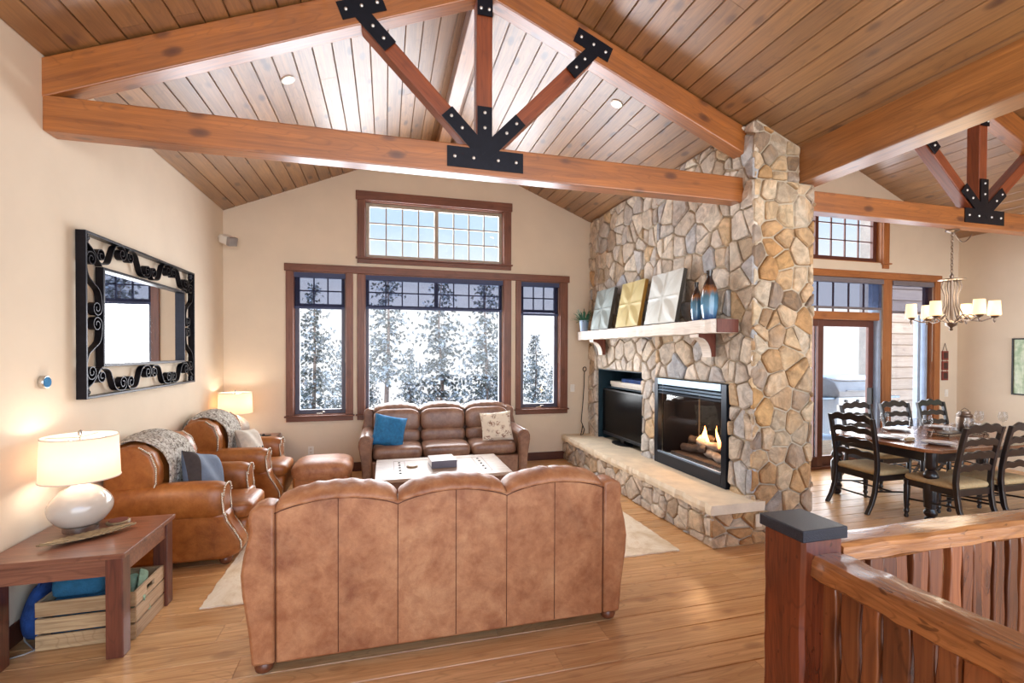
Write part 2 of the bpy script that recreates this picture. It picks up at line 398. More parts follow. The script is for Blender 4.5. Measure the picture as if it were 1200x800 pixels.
def mk(name, g, mat, parent=None, smooth=None, bevel=0, seg=2, loc=None, rot=None, sub=0, solid=0):
    me = bpy.data.meshes.new(name); me.from_pydata(g.v, [], g.f)
    import bmesh
    bm = bmesh.new(); bm.from_mesh(me); bmesh.ops.recalc_face_normals(bm, faces=bm.faces); bm.to_mesh(me); bm.free()
    if any(x is not None for x in g.r):
        at = me.attributes.new('rnd', 'FLOAT_COLOR', 'FACE')
        for i, x in enumerate(g.r):
            x = (0, 0, 0) if x is None else x
            at.data[i].color = (x[0], x[1], x[2], 1)
    if smooth is not None:
        for p in me.polygons: p.use_smooth = True
        if smooth < 179: me.set_sharp_from_angle(angle=math.radians(smooth))
    o = bpy.data.objects.new(name, me); COL.objects.link(o); me.materials.append(mat)
    if parent: o.parent = parent
    if loc is not None: o.location = loc
    if rot is not None: o.rotation_euler = rot
    if bevel:
        b = o.modifiers.new('b', 'BEVEL'); b.width = bevel; b.segments = seg; b.limit_method = 'ANGLE'; b.angle_limit = math.radians(35)
    if solid:
        q = o.modifiers.new('t', 'SOLIDIFY'); q.thickness = solid; q.offset = 0
    if sub:
        q = o.modifiers.new('s', 'SUBSURF'); q.levels = sub; q.render_levels = sub
    return o

def tag(o, label, cat, group=None, kind=None):
    o['label'] = label; o['category'] = cat
    if group: o['group'] = group
    if kind: o['kind'] = kind
    return o
def thing(name, label, cat, loc=(0, 0, 0), rz=0, group=None, kind=None):
    o = bpy.data.objects.new(name, None); COL.objects.link(o); o.location = loc; o.rotation_euler = (0, 0, rz)
    o.empty_display_size = .1
    return tag(o, label, cat, group, kind)
def struct(o, label=None, cat=None):
    o['kind'] = 'structure'
    if label: o['label'] = label
    if cat: o['category'] = cat
    return o
def copy_tree(o, parent=None):
    c = o.copy(); COL.objects.link(c)
    if parent: c.parent = parent
    for ch in [k for k in bpy.data.objects if k.parent == o]: copy_tree(ch, c)
    return c
def dup(o, loc, rz, label, group=None):
    c = copy_tree(o); c.location = loc; c.rotation_euler = (0, 0, rz); c['label'] = label
    if group: c['group'] = group
    return c
def rr(): return (R.random(), R.random(), R.random())

build_materials()
# ------------------------------------------------------------------ camera (height 1.75 m, looking 15 degrees right of the room's axis)
def make_camera():
    yaw, pitch, roll, F = .26217, -.010449, .003421, 549.57
    f = Vector((math.sin(yaw) * math.cos(pitch), math.cos(yaw) * math.cos(pitch), math.sin(pitch)))
    r = Vector((math.cos(yaw), -math.sin(yaw), 0)); u = r.cross(f)
    r2 = r * math.cos(roll) + u * math.sin(roll); u2 = -r * math.sin(roll) + u * math.cos(roll)
    cd = bpy.data.cameras.new('camera'); cam = bpy.data.objects.new('camera', cd); COL.objects.link(cam)
    m = Matrix((r2, u2, -f)).transposed().to_4x4(); m.translation = (0, 0, 1.75); cam.matrix_world = m
    cd.sensor_width = 36; cd.lens = F / 1200 * 36; cd.shift_y = 16.97 / 1200; cd.clip_start = .05; cd.clip_end = 400
    S.camera = cam
make_camera()

# ------------------------------------------------------------------ shell
XL, YB, XS, YC, YD, XR = -2.131, 7.15, 3.24, 3.55, 5.55, 9.07     # left wall, back wall, stone face, stone end, dining back wall, right wall
YR = -2.6                                                          # how far the room is built behind the camera
def zl(x): return 3.634 + .42 * (x + 2.131)
def zr(x): return 3.875 - .40 * (x - 3.233)
XP = .779
def roof(x): return zl(x) if x < XP else zr(x)
XPD, ZPD = 6.46, 4.71
def roofd(x): return ZPD - .42 * abs(x - XPD)

def wall_holes(g, xs, y0, y1, top, holes, extra=()):
    br = sorted(set(list(xs) + list(extra) + [h[0] for h in holes] + [h[1] for h in holes]))
    for a, b in zip(br, br[1:]):
        c = (a + b) / 2
        cut = sorted((h[2], h[3]) for h in holes if h[0] - 1e-6 <= c <= h[1] + 1e-6)
        z = 0
        for (h0, h1) in cut:
            if h0 > z + 1e-4: g.box(a, b, y0, y1, z, h0)
            z = h1
        g.prism([(a, z), (b, z), (b, top(b)), (a, top(a))], y0, y1, 'Y')

WIN = [(-1.26, -.555, .83, 2.86), (-.30, 1.78, .83, 2.86), (2.055, 2.72, .83, 2.86), (-.30, 1.78, 3.10, 3.93)]
g = G(); wall_holes(g, (XL - .2, 3.9), YB, YB + .16, lambda x: roof(x) + .03, WIN, (XP,))
struct(mk('wall_back', g, M['wall']), 'beige gable wall with the tall windows behind the far sofa', 'wall')
g = G(); g.box(XL - .16, XL, YR, YB, 0, 3.66)
struct(mk('wall_left', g, M['wall']), 'long beige plaster wall with the scrolled mirror', 'wall')
WD = [(5.0, 7.42, .0, 2.88), (7.60, 8.52, .42, 2.88), (5.0, 7.42, 3.13, 4.05)]
g = G(); wall_holes(g, (3.9, XR + .2), YD, YD + .16, lambda x: roofd(x) + .03, WD, (XPD,))
struct(mk('wall_dining_back', g, M['wall']), 'beige gable wall with the glazed doors behind the dining table', 'wall')
g = G(); g.box(XR, XR + .16, YR, YD, 0, 3.66)
struct(mk('wall_right', g, M['wall']), 'beige side wall of the dining room with the green picture', 'wall')

# plank ceilings: real tongue-and-groove boards running towards the back wall
def plank_slope(name, x0, z0, x1, z1, y0, y1, label, w=.162):
    g = G(); L = math.hypot(x1 - x0, z1 - z0); ux, uz = (x1 - x0) / L, (z1 - z0) / L
    nx, nz = -uz, ux
    if nz < 0: nx, nz = -nx, -nz
    n = max(1, round(L / w)); w = L / n; gp = .0022
    for i in range(n):
        a, b = i * w + gp, (i + 1) * w - gp
        y = y0 + R.uniform(-5, 0)
        while y < y1:
            yy = min(y1, y + R.uniform(6.5, 10)); s = max(y, y0)
            if yy - s > .02:
                poly = []
                for t, d in ((a, .008), (a + .005, 0), (b - .005, 0), (b, .008), (b, .03), (a, .03)):
                    poly.append((x0 + ux * t + nx * d, z0 + uz * t + nz * d))
                g.prism(poly, s + .001, yy - .001, 'Y', rr())
            y = yy
    # sub-deck above the boards closes the grooves
    p = [(x0 + nx * .02, z0 + nz * .02), (x1 + nx * .02, z1 + nz * .02), (x1 + nx * .16, z1 + nz * .16), (x0 + nx * .16, z0 + nz * .16)]
    g.prism(p, y0, y1, 'Y', (.1, .1, .1))
    return struct(mk(name, g, M['plank']), label, 'ceiling')
plank_slope('ceiling_left', XL, zl(XL), XP, zl(XP), YR, YB, 'sloping pine board ceiling rising from the left wall')
plank_slope('ceiling_right', XP, zr(XP), 3.86, zr(3.86), YR, YB, 'sloping pine board ceiling falling to the stone chimney')
plank_slope('ceiling_dining_left', 3.80, roofd(3.80), XPD, ZPD, YR, YD, 'dining room pine ceiling rising from the valley beam')
plank_slope('ceiling_dining_right', XPD, ZPD, XR, roofd(XR), YR, YD, 'dining room pine ceiling falling to the right wall')

# wide oak floor, boards running across the room
g = G(); y = YR; w = .192
while y < YB + .1:
    x = XL - R.uniform(0, 2)
    while x < XR:
        x2 = x + R.uniform(1.4, 3.0); a, b = max(x, XL), min(x2, XR)
        if b - a > .02:
            g.prism([(y + .0022, -.03), (y + w - .0022, -.03), (y + w - .0022, -.004), (y + w - .005, 0), (y + .005, 0), (y + .0022, -.004)], a + .0012, b - .0012, 'X', rr())
        x = x2
    y += w
g.box(XL, XR, YR, YB + .16, -.12, -.006, (.05, .05, .05))
struct(mk('floor', g, M['floor']), 'wide oak board floor', 'floor')

g = G()
for a, b, y in ((XL, 3.2, YB),): g.box(a, b, y - .016, y, 0, .13)
struct(mk('baseboard_back', g, M['baseb'], bevel=.004), 'dark baseboard along the window wall', 'baseboard')
g = G(); g.box(XL, XL + .016, YR, YB - .02, 0, .13)
struct(mk('baseboard_left', g, M['baseb'], bevel=.004), 'dark baseboard along the mirror wall', 'baseboard')
g = G(); g.box(8.64, XR, YD - .016, YD, 0, .13)
struct(mk('baseboard_dining', g, M['baseb'], bevel=.004), 'dark baseboard right of the dining windows', 'baseboard')

# ------------------------------------------------------------------ windows of the living room
def bars(g, xs, zs, x0, x1, z0, z1, y, w=.018, d=.02):
    for x in xs: g.box(x - w / 2, x + w / 2, y, y + d, z0, z1)
    for z in zs: g.box(x0, x1, y, y + d, z - w / 2, z + w / 2)
def window(name, label, x0, x1, z0, z1, cas, cols=0, rows=0, split=None, sash='sash', gridz=None, shade=True, sill=True, Y=YB, wood_='trimZ', woodh='trim', crank=False, frame=.045):
    root = thing(name, label, 'window', ((x0 + x1) / 2, Y, z0), 0, None, 'structure'); cx = (x0 + x1) / 2
    X0, X1, H = x0 - cx, x1 - cx, z1 - z0
    for (a, b) in cas:
        g = G(); g.box(a - cx, b - cx, -.028, 0, 0, H); mk('casing', g, M[wood_], root, bevel=.004)
    if sill:
        a, b = min(c[0] for c in cas) - cx - .02, max(c[1] for c in cas) - cx + .02
        g = G(); g.box(a, b, -.055, 0, -.022, 0); g.box(a + .02, b - .02, -.026, 0, -.085, -.022); mk('sill', g, M[woodh], root, bevel=.004)
    # jamb lining
    g = G(); t = .012
    g.box(X0, X0 + t, 0, .15, 0, H); g.box(X1 - t, X1, 0, .15, 0, H); g.box(X0, X1, 0, .15, 0, t); g.box(X0, X1, 0, .15, H - t, H)
    mk('jamb', g, M[wood_], root)
    f = frame; g = G(); ya, yb = .075, .125
    g.box(X0 + t, X0 + t + f, ya, yb, t, H - t); g.box(X1 - t - f, X1 - t, ya, yb, t, H - t)
    g.box(X0 + t + f, X1 - t - f, ya, yb, t, t + f); g.box(X0 + t + f, X1 - t - f, ya, yb, H - t - f, H - t)
    if split is not None: g.box(split - cx - .03, split - cx + .03, ya, yb, t + f, H - t - f) if gridz is None else g.box(split - cx - .03, split - cx + .03, ya, yb, gridz - z0, H - t - f)
    s = mk('sash', g, M[sash], root, bevel=.004)
    gx0, gx1 = X0 + t + f, X1 - t - f; gz0 = (gridz - z0) if gridz else t + f; gz1 = H - t - f
    g = G()
    if cols:
        if split is None: segs = [(gx0, gx1)]
        else: segs = [(gx0, split - cx - .03), (split - cx + .03, gx1)]
        for a, b in segs:
            bars(g, [a + (b - a) * k / cols for k in range(1, cols)], [gz0 + (gz1 - gz0) * k / rows for k in range(1, rows)], a, b, gz0, gz1, .095)
        if gridz: g.box(gx0, gx1, .09, .12, gz0 - .05, gz0)
        mk('muntin_grid', g, M[sash], root)
    g = G(); g.box(gx0 - .005, gx1 + .005, .107, .111, t + f - .005, H - t - f + .005); mk('pane', g, M['glass'], root)
    if crank:
        g = G(); g.box(-.05, .03, .045, .075, .012, .03); g.tube([(.0, .05, .03), (.03, .03, .045), (.06, .03, .04)], .006); mk('crank_handle', g, M['brass'], root)
    return root, cx, X0, X1, H
def roller(name, label, x0, x1, ztop, zbot, Y, case='blind', group='roller shades', yoff=.03):
    r = thing(name, label, 'shade', ((x0 + x1) / 2, Y, zbot), 0, None); h = ztop - zbot; w = (x1 - x0) / 2
    g = G(); g.box(-w + .005, w - .005, yoff - .028, yoff + .04, h - .075, h); mk('case', g, M[case], r, bevel=.006)
    g = G(); g.box(-w + .012, w - .012, yoff, yoff + .0015, .03, h - .07); mk('fabric', g, M['screenfab'], r)
    g = G(); g.box(-w + .012, w - .012, yoff - .006, yoff + .008, 0, .035); mk('hem_bar', g, M[case], r, bevel=.003)
    g = G(); g.tube([(w - .02, yoff - .012, h - .08), (w - .02, yoff - .012, -.75), (w - .016, yoff - .01, -.76), (w - .012, yoff - .012, -.75), (w - .012, yoff - .012, h - .08)], .0022, 5); mk('cord', g, M['sashlight'], r)
    return r
window('window_1', 'tall narrow window at the left of the group, over the corner lamp', *WIN[0], [(-1.35, -1.255), (-.56, -.46)], 3, 2, None, gridz=2.42, crank=True, frame=.06)
window('window_2', 'wide middle window behind the far sofa', *WIN[1], [(-.405, -.295), (1.775, 1.90)], 4, 2, .74, gridz=2.42)
window('window_3', 'tall narrow window at the right of the group, beside the chimney', *WIN[2], [(1.975, 2.06), (2.715, 2.85)], 3, 2, None, gridz=2.42, crank=True, frame=.06)
r4, *_ = window('window_4', 'high transom window of two lights with square grids', *WIN[3], [(-.405, -.295), (1.775, 1.895)], 4, 3, .74, sash='sashlight', frame=.05)
g = G(); g.box(-.425, 1.91, YB - .036, YB, 3.93, 4.06); struct(mk('trim_1', g, M['trim'], bevel=.005), 'brown head board over the transom window', 'trim')
g = G(); g.box(-1.37, 2.875, YB - .036, YB, 2.86, 2.965); struct(mk('trim_2', g, M['trim'], bevel=.005), 'long brown head board over the three tall windows', 'trim')
roller('roller_shade', 'dark blue roller shade half down over the left tall window', -1.26, -.555, 2.855, 2.34, YB)
roller('roller_shade', 'wide dark blue roller shade half down over the middle window', -.30, 1.78, 2.855, 2.36, YB)
roller('roller_shade', 'dark blue roller shade half down over the window beside the chimney', 2.055, 2.72, 2.855, 2.32, YB)

# ------------------------------------------------------------------ dining room door and windows
def sliding_door():
    r = thing('door_1', 'glazed sliding door with brown frame behind the dining table', 'door', (6.2, YD, 0), 0, None, 'structure')
    x0, x1, H = -1.2, 1.22, 2.88
    g = G(); g.box(x1, x1 + .17, -.03, 0, 0, H); mk('casing', g, M['trimDZ'], r, bevel=.004)
    g = G(); g.box(x0, x1, 0, .16, 0, .04); mk('threshold', g, M['trim'], r, bevel=.004)
    g = G(); g.box(x1 - .06, x1, 0, .16, .04, H); g.box(x0, x0 + .06, 0, .16, .04, H); g.box(x0 + .06, x1 - .06, 0, .16, H - .05, H); mk('jamb', g, M['sashblue'], r, bevel=.004)
    g = G(); g.box(x0 + .06, x1 - .06, -.02, .12, 2.24, 2.36); mk('transom_rail', g, M['trimD'], r, bevel=.005)
    for (a, b, y) in ((x0 + .06, .12, .02), (.0, x1 - .06, .07)):
        g = G(); w = .1
        g.box(a, a + w, y, y + .045, .04, 2.24); g.box(b - w, b, y, y + .045, .04, 2.24); g.box(a + w, b - w, y, y + .045, .04, .18); g.box(a + w, b - w, y, y + .045, 2.14, 2.24)
        p = mk('door_panel', g, M['sashbrown'], r, bevel=.005)
        g = G(); g.box(a + w, b - w, y + .02, y + .024, .18, 2.14); mk('pane', g, M['glass'], p)
        g = G(); g.box(a + w * .2, a + w * .55, y - .012, y, .05, 2.23); mk('screen_track', g, M['sashblue'], p)
    g = G(); bars(g, [x0 + .06 + k * .3 for k in range(1, 8)], [], x0, x1, 2.36, H - .05, .07); mk('muntin_grid', g, M['sashbrown'], r)
    g = G(); g.box(x0 + .06, x1 - .06, .085, .089, 2.36, H - .05); mk('pane', g, M['glass'], r)
    g = G(); g.box(x1 - .2, x1 - .17, -.02, .06, .95, 1.2); mk('handle', g, M['poker'], r, bevel=.004)
sliding_door()
window('window_5', 'tall side window of the dining room beside the sliding door', *WD[1], [(7.605, 7.60), (8.52, 8.64)], 0, 0, None, sash='sashbrown', wood_='trimDZ', woodh='trimD', Y=YD, frame=.05)
g = G(); g.box(5.0, 8.66, YD - .036, YD, 2.88, 2.985); struct(mk('trim_3', g, M['trimD'], bevel=.005), 'golden head board over the dining door and side window', 'trim')
window('window_6', 'dining room transom window with square grid above the sliding door', *WD[2], [(7.42, 7.54)], 4, 3, 6.24, sash='sashbrown', wood_='trimDZ', woodh='trimD', Y=YD, frame=.07)
g = G(); g.box(8.27, 8.33, YD + .05, YD + .12, .43, 2.35)
struct(mk('trim_4', g, M['sashblue'], bevel=.004), 'pale inner jamb strip of the dining side window', 'trim')
g = G(); g.box(8.39, 8.43, YD + .02, YD + .1, .43, 2.35); struct(mk('trim_5', g, M['sashblue'], bevel=.004), 'narrow pale jamb strip at the right of the dining side window', 'trim')
roller('roller_shade', 'grey roller shade at the top of the sliding door', 5.06, 7.40, 2.87, 2.40, YD, 'blindg', yoff=-.03)
roller('roller_shade', 'grey roller shade at the top of the dining side window', 7.62, 8.50, 2.87, 2.36, YD, 'blindg', yoff=-.0)

# ------------------------------------------------------------------ timber frame
def timber(name, a, b, w, h, mat, parent, loc0, roll=(0, 0, 1), bevel=.008):
    """a squared timber: local X along its length so the grain follows it"""
    a = Vector(a) - Vector(loc0); b = Vector(b) - Vector(loc0); L = (b - a).length
    g = G(); g.box(0, L, -w / 2, w / 2, -h / 2, h / 2)
    o = mk(name, g, mat, parent, bevel=bevel)
    x = (b - a).normalized(); y = Vector(roll).cross(x)
    if y.length < 1e-4: y = Vector((0, 1, 0))
    y.normalize(); z = x.cross(y); m = Matrix((x, y, z)).transposed().to_4x4(); m.translation = a; o.matrix_local = m
    return o
def plate(name, polys, y, root, loc0, bolts):
    g = G()
    for i, p in enumerate(polys): g.prism([(a - loc0[0], b - loc0[2]) for a, b in p], y - .008 - .0004 * i - loc0[1], y - loc0[1], 'Y')
    o = mk(name, g, M['iron'], root)
    for (x, z) in bolts:
        g = G(); g.lathe([(.013, 0), (.013, -.006), (.008, -.011), (0, -.012)], (x - loc0[0], y - .0085 - loc0[1], z - loc0[2]), 10, 'Y', cap=False)
        mk('bolt', g, M['bolt'], o, smooth=40)
def quad(c, d, l0, l1, w):
    d = Vector(d).normalized(); n = Vector((-d.y, d.x)); c = Vector(c)
    return [tuple(c + d * l0 - n * w / 2), tuple(c + d * l1 - n * w / 2), tuple(c + d * l1 + n * w / 2), tuple(c + d * l0 + n * w / 2)]
def truss(name, label, x0, x1, xp, zt0, zt1, lroof, rroof, xl_end, xr_end, y0, grp):
    """bottom chord, two rafters, king post, two braces, four steel plates; y0 = front face"""
    d = .14; yc = y0 + d / 2; loc0 = (xp, yc, zt0)
    r = thing(name, label, 'truss', loc0, 0, grp)
    zc = (zt0 + zt1) / 2; hb = zt1 - zt0
    timber('bottom_chord', (x0, yc, zc), (x1, yc, zc), d, hb, M['beam'], r, loc0)
    def raf(fn, a, b):
        t = .235; s = math.hypot(1, .41); off = t / 2 * s + .012
        timber('rafter', (a, yc, fn(a) - off), (b, yc, fn(b) - off), d, t, M['beam'], r, loc0)
        return lambda x: fn(x) - t * s - .012
    bl = raf(lroof, xl_end, xp - .0); br = raf(rroof, xp + .0, xr_end)
    zp = min(bl(xp), br(xp)) + .1
    timber('king_post', (xp, yc, zt1), (xp, yc, zp), .12, .13, M['brace'], r, loc0, (1, 0, 0))
    bx = .90
    pts = []
    for s_, fn in ((-1, bl), (1, br)):
        a = (xp + s_ * .09, zt1 + .03); b = (xp + s_ * bx, fn(xp + s_ * bx) + .02)
        timber('brace', (a[0], yc + .005, a[1]), (b[0], yc + .005, b[1]), .12, .12, M['brace'], r, loc0)
        pts.append((a, b))
    y = y0
    cx, cz = xp + .01, zt0 + .045
    polys = [[(cx - .31, cz), (cx + .31, cz), (cx + .31, cz + .16), (cx - .31, cz + .16)], [(xp - .06, cz + .16), (xp + .06, cz + .16), (xp + .06, cz + .5), (xp - .06, cz + .5)]]
    bolts = [(cx - .25, cz + .08), (cx - .1, cz + .08), (cx + .1, cz + .08), (cx + .25, cz + .08), (xp, cz + .33), (xp, cz + .45)]
    for a, b in pts:
        v = Vector(b) - Vector(a); v.normalize()
        polys.append(quad(a, v, -.12, .30, .115)); bolts += [tuple(Vector(a) + v * .13), tuple(Vector(a) + v * .25)]
    polys.append([(xp - .12, cz + .15), (xp + .12, cz + .15), (xp + .10, cz + .19), (xp - .10, cz + .19)])
    plate('foot_plate', polys, y, r, loc0, bolts)
    for (a, b), sg in zip(pts, (-1, 1)):
        v = (Vector(b) - Vector(a)).normalized(); rd = Vector((1, -.41 * sg)).normalized(); up = Vector((-rd.y, rd.x))
        c = Vector(b) + up * .10
        polys = [quad(tuple(c), rd, -.17, .17, .13), quad(tuple(Vector(b)), v, -.24, .08, .115)]
        plate('brace_plate', polys, y, r, loc0, [tuple(c - rd * .12), tuple(c), tuple(c + rd * .12), tuple(Vector(b) - v * .06), tuple(Vector(b) - v * .17)])
    zk = zp - .12
    polys = [[(xp - .062, zk - .14), (xp + .062, zk - .14), (xp + .062, zk + .1), (xp - .062, zk + .1)]]
    plate('king_plate', polys, y, r, loc0, [(xp + sx * .033, zk + z) for sx in (-1, 1) for z in (-.09, .05)])
    return r
truss('roof_truss', 'large timber truss spanning from the left wall to the stone chimney', XL, 3.27, .76, 3.155, 3.385, zl, zr, XL - .10, 3.33, 3.70, None)
truss('roof_truss', 'timber truss above the dining table beyond the valley beam', 3.9, XR, XPD, 3.145, 3.345, roofd, roofd, 3.98, XR + .08, 3.72, None)
def beam(name, label, x0, x1, y0, y1, z0, z1):
    g = G(); g.box(x0, x1, y0, y1, z0, z1); return tag(mk(name, g, M['beamY'], bevel=.008), label, 'beam')
beam('ridge_beam', 'ridge beam at the peak of the living room ceiling', .70, .86, YR, YB, 4.64, 4.83)
beam('ridge_beam', 'ridge beam at the peak of the dining room ceiling', XPD - .08, XPD + .08, YR, YD, 4.48, 4.69)
beam('valley_beam', 'heavy timber beam running from the stone column toward the viewer', 3.745, 3.985, YR, 3.80, 3.335, zr(3.745) + .02)
def spot(x, y, z, ang, label):
    r = thing('recessed_spotlight', label, 'spotlight', (x, y, z)); r.rotation_euler = (0, ang, 0)
    g = G(); g.lathe([(.062, 0), (.062, -.006), (.05, -.009), (.045, 0)], (0, 0, 0), 24, cap=False); mk('trim_ring', g, M['white'], r, smooth=40)
    g = G(); g.lathe([(.044, -.001), (.044, -.004), (0, -.005)], (0, 0, 0), 20, cap=False); mk('lens', g, M['spot'], r)
    l = bpy.data.lights.new('spot_beam', 'SPOT'); l.energy = 60; l.spot_size = 1.9; l.spot_blend = .8; l.color = (1, .86, .68); l.shadow_soft_size = .04
    o = bpy.data.objects.new('spot_beam', l); COL.objects.link(o); o.parent = r; o.location = (0, 0, -.03)
spot(2.26, 4.35, zr(2.26) - .002, math.atan(.40), 'lit ceiling spotlight above the mantel, right of the truss')
spot(-.85, 4.6, zl(-.85) - .002, -math.atan(.42), 'lit ceiling spotlight left of the king post')
# ------------------------------------------------------------------ stone fireplace
def clip(poly, nx, ny, d):
    out = []
    for i in range(len(poly)):
        a, b = poly[i], poly[(i + 1) % len(poly)]; da = nx * a[0] + ny * a[1] - d; db = nx * b[0] + ny * b[1] - d
        if da <= 0: out.append(a)
        if (da < 0 < db) or (db < 0 < da): t = da / (da - db); out.append((a[0] + (b[0] - a[0]) * t, a[1] + (b[1] - a[1]) * t))
    return out
def area(p): return sum(p[i][0] * p[(i + 1) % len(p)][1] - p[(i + 1) % len(p)][0] * p[i][1] for i in range(len(p))) / 2
def inset(p, d):
    q = p
    n = len(p); 
    if area(p) < 0: p = p[::-1]
    q = list(p)
    for i in range(n):
        a, b = p[i], p[(i + 1) % n]; ex, ey = b[0] - a[0], b[1] - a[1]; L = math.hypot(ex, ey)
        if L < 1e-5: continue
        nx, ny = ey / L, -ex / L
        q = clip(q, nx, ny, nx * a[0] + ny * a[1] - d)
        if len(q) < 3: return []
    return q
def simplify(p, e=.012):
    out = []
    for a in p:
        if not out or math.hypot(a[0] - out[-1][0], a[1] - out[-1][1]) > e: out.append(a)
    if len(out) > 2 and math.hypot(out[0][0] - out[-1][0], out[0][1] - out[-1][1]) < e: out.pop()
    return out
def round_poly(p):
    """cut every corner once: chipped stone corners"""
    out = []
    for i in range(len(p)):
        a, b, c = p[i - 1], p[i], p[(i + 1) % len(p)]; k = R.uniform(.05, .13)
        out += [(b[0] + (a[0] - b[0]) * k, b[1] + (a[1] - b[1]) * k), (b[0] + (c[0] - b[0]) * k, b[1] + (c[1] - b[1]) * k)]
    return out
def stones(g, outline, holes, cw, ch, place, dmin=.018, dmax=.05, gap=.008):
    """irregular fitted stones over an outline (convex polygon) minus rectangles; place(u, v, d) -> 3-D"""
    us = [p[0] for p in outline]; vs = [p[1] for p in outline]; seeds = []
    v = min(vs) - ch; row = 0
    while v < max(vs) + ch:
        u = min(us) - cw + (row % 2) * cw * .5
        while u < max(us) + cw:
            if R.random() > .12:
                seeds.append((u + R.uniform(-.36, .36) * cw, v + R.uniform(-.36, .36) * ch))
                if R.random() < .14: seeds.append((u + R.uniform(-.4, .4) * cw, v + R.uniform(-.4, .4) * ch))
            u += cw
        v += ch; row += 1
    for s in seeds:
        poly = list(outline)
        for t in seeds:
            dx, dy = t[0] - s[0], t[1] - s[1]
            if t is s or abs(dx) > cw * 3 or abs(dy) > ch * 3: continue
            poly = clip(poly, dx, dy, (t[0] ** 2 - s[0] ** 2 + t[1] ** 2 - s[1] ** 2) / 2)
            if len(poly) < 3: break
        if len(poly) < 3: continue
        pieces = [poly]
        for (u0, u1, v0, v1) in holes:
            nxt = []
            for p in pieces:
                q = clip(p, 1, 0, u0)
                if len(q) > 2: nxt.append(q)
                q = clip(p, -1, 0, -u1)
                if len(q) > 2: nxt.append(q)
                m = clip(clip(p, -1, 0, -u0), 1, 0, u1) if len(p) > 2 else []
                if len(m) > 2:
                    q = clip(m, 0, -1, -v1)
                    if len(q) > 2: nxt.append(q)
                    q = clip(m, 0, 1, v0)
                    if len(q) > 2: nxt.append(q)
            pieces = nxt
        for p in pieces:
            if abs(area(p)) < .0012: continue
            p = inset(simplify(p), gap)
            p = simplify(p, .008)
            if len(p) < 3: continue
            o = round_poly(p); n = len(o); d = R.uniform(dmin, dmax); cx = sum(a[0] for a in o) / n; cy = sum(a[1] for a in o) / n
            tu, tv = R.uniform(-.05, .05), R.uniform(-.05, .05)
            ins = []
            for a in o:
                L = max(.02, math.hypot(a[0] - cx, a[1] - cy)); k = max(.5, 1 - .014 / L); ins.append((cx + (a[0] - cx) * k, cy + (a[1] - cy) * k))
            ring = [place(a[0], a[1], -.01) for a in o] + [place(a[0], a[1], d - .012) for a in o] + [place(a[0], a[1], d + (a[0] - cx) * tu + (a[1] - cy) * tv + R.uniform(-.003, .003)) for a in ins]
            ring.append(place(cx, cy, d + .004))
            fs = [(i, (i + 1) % n, n + (i + 1) % n, n + i) for i in range(n)] + [(n + i, n + (i + 1) % n, 2 * n + (i + 1) % n, 2 * n + i) for i in range(n)] + [(2 * n + i, 2 * n + (i + 1) % n, 3 * n) for i in range(n)]
            g.add(ring, fs, rr())

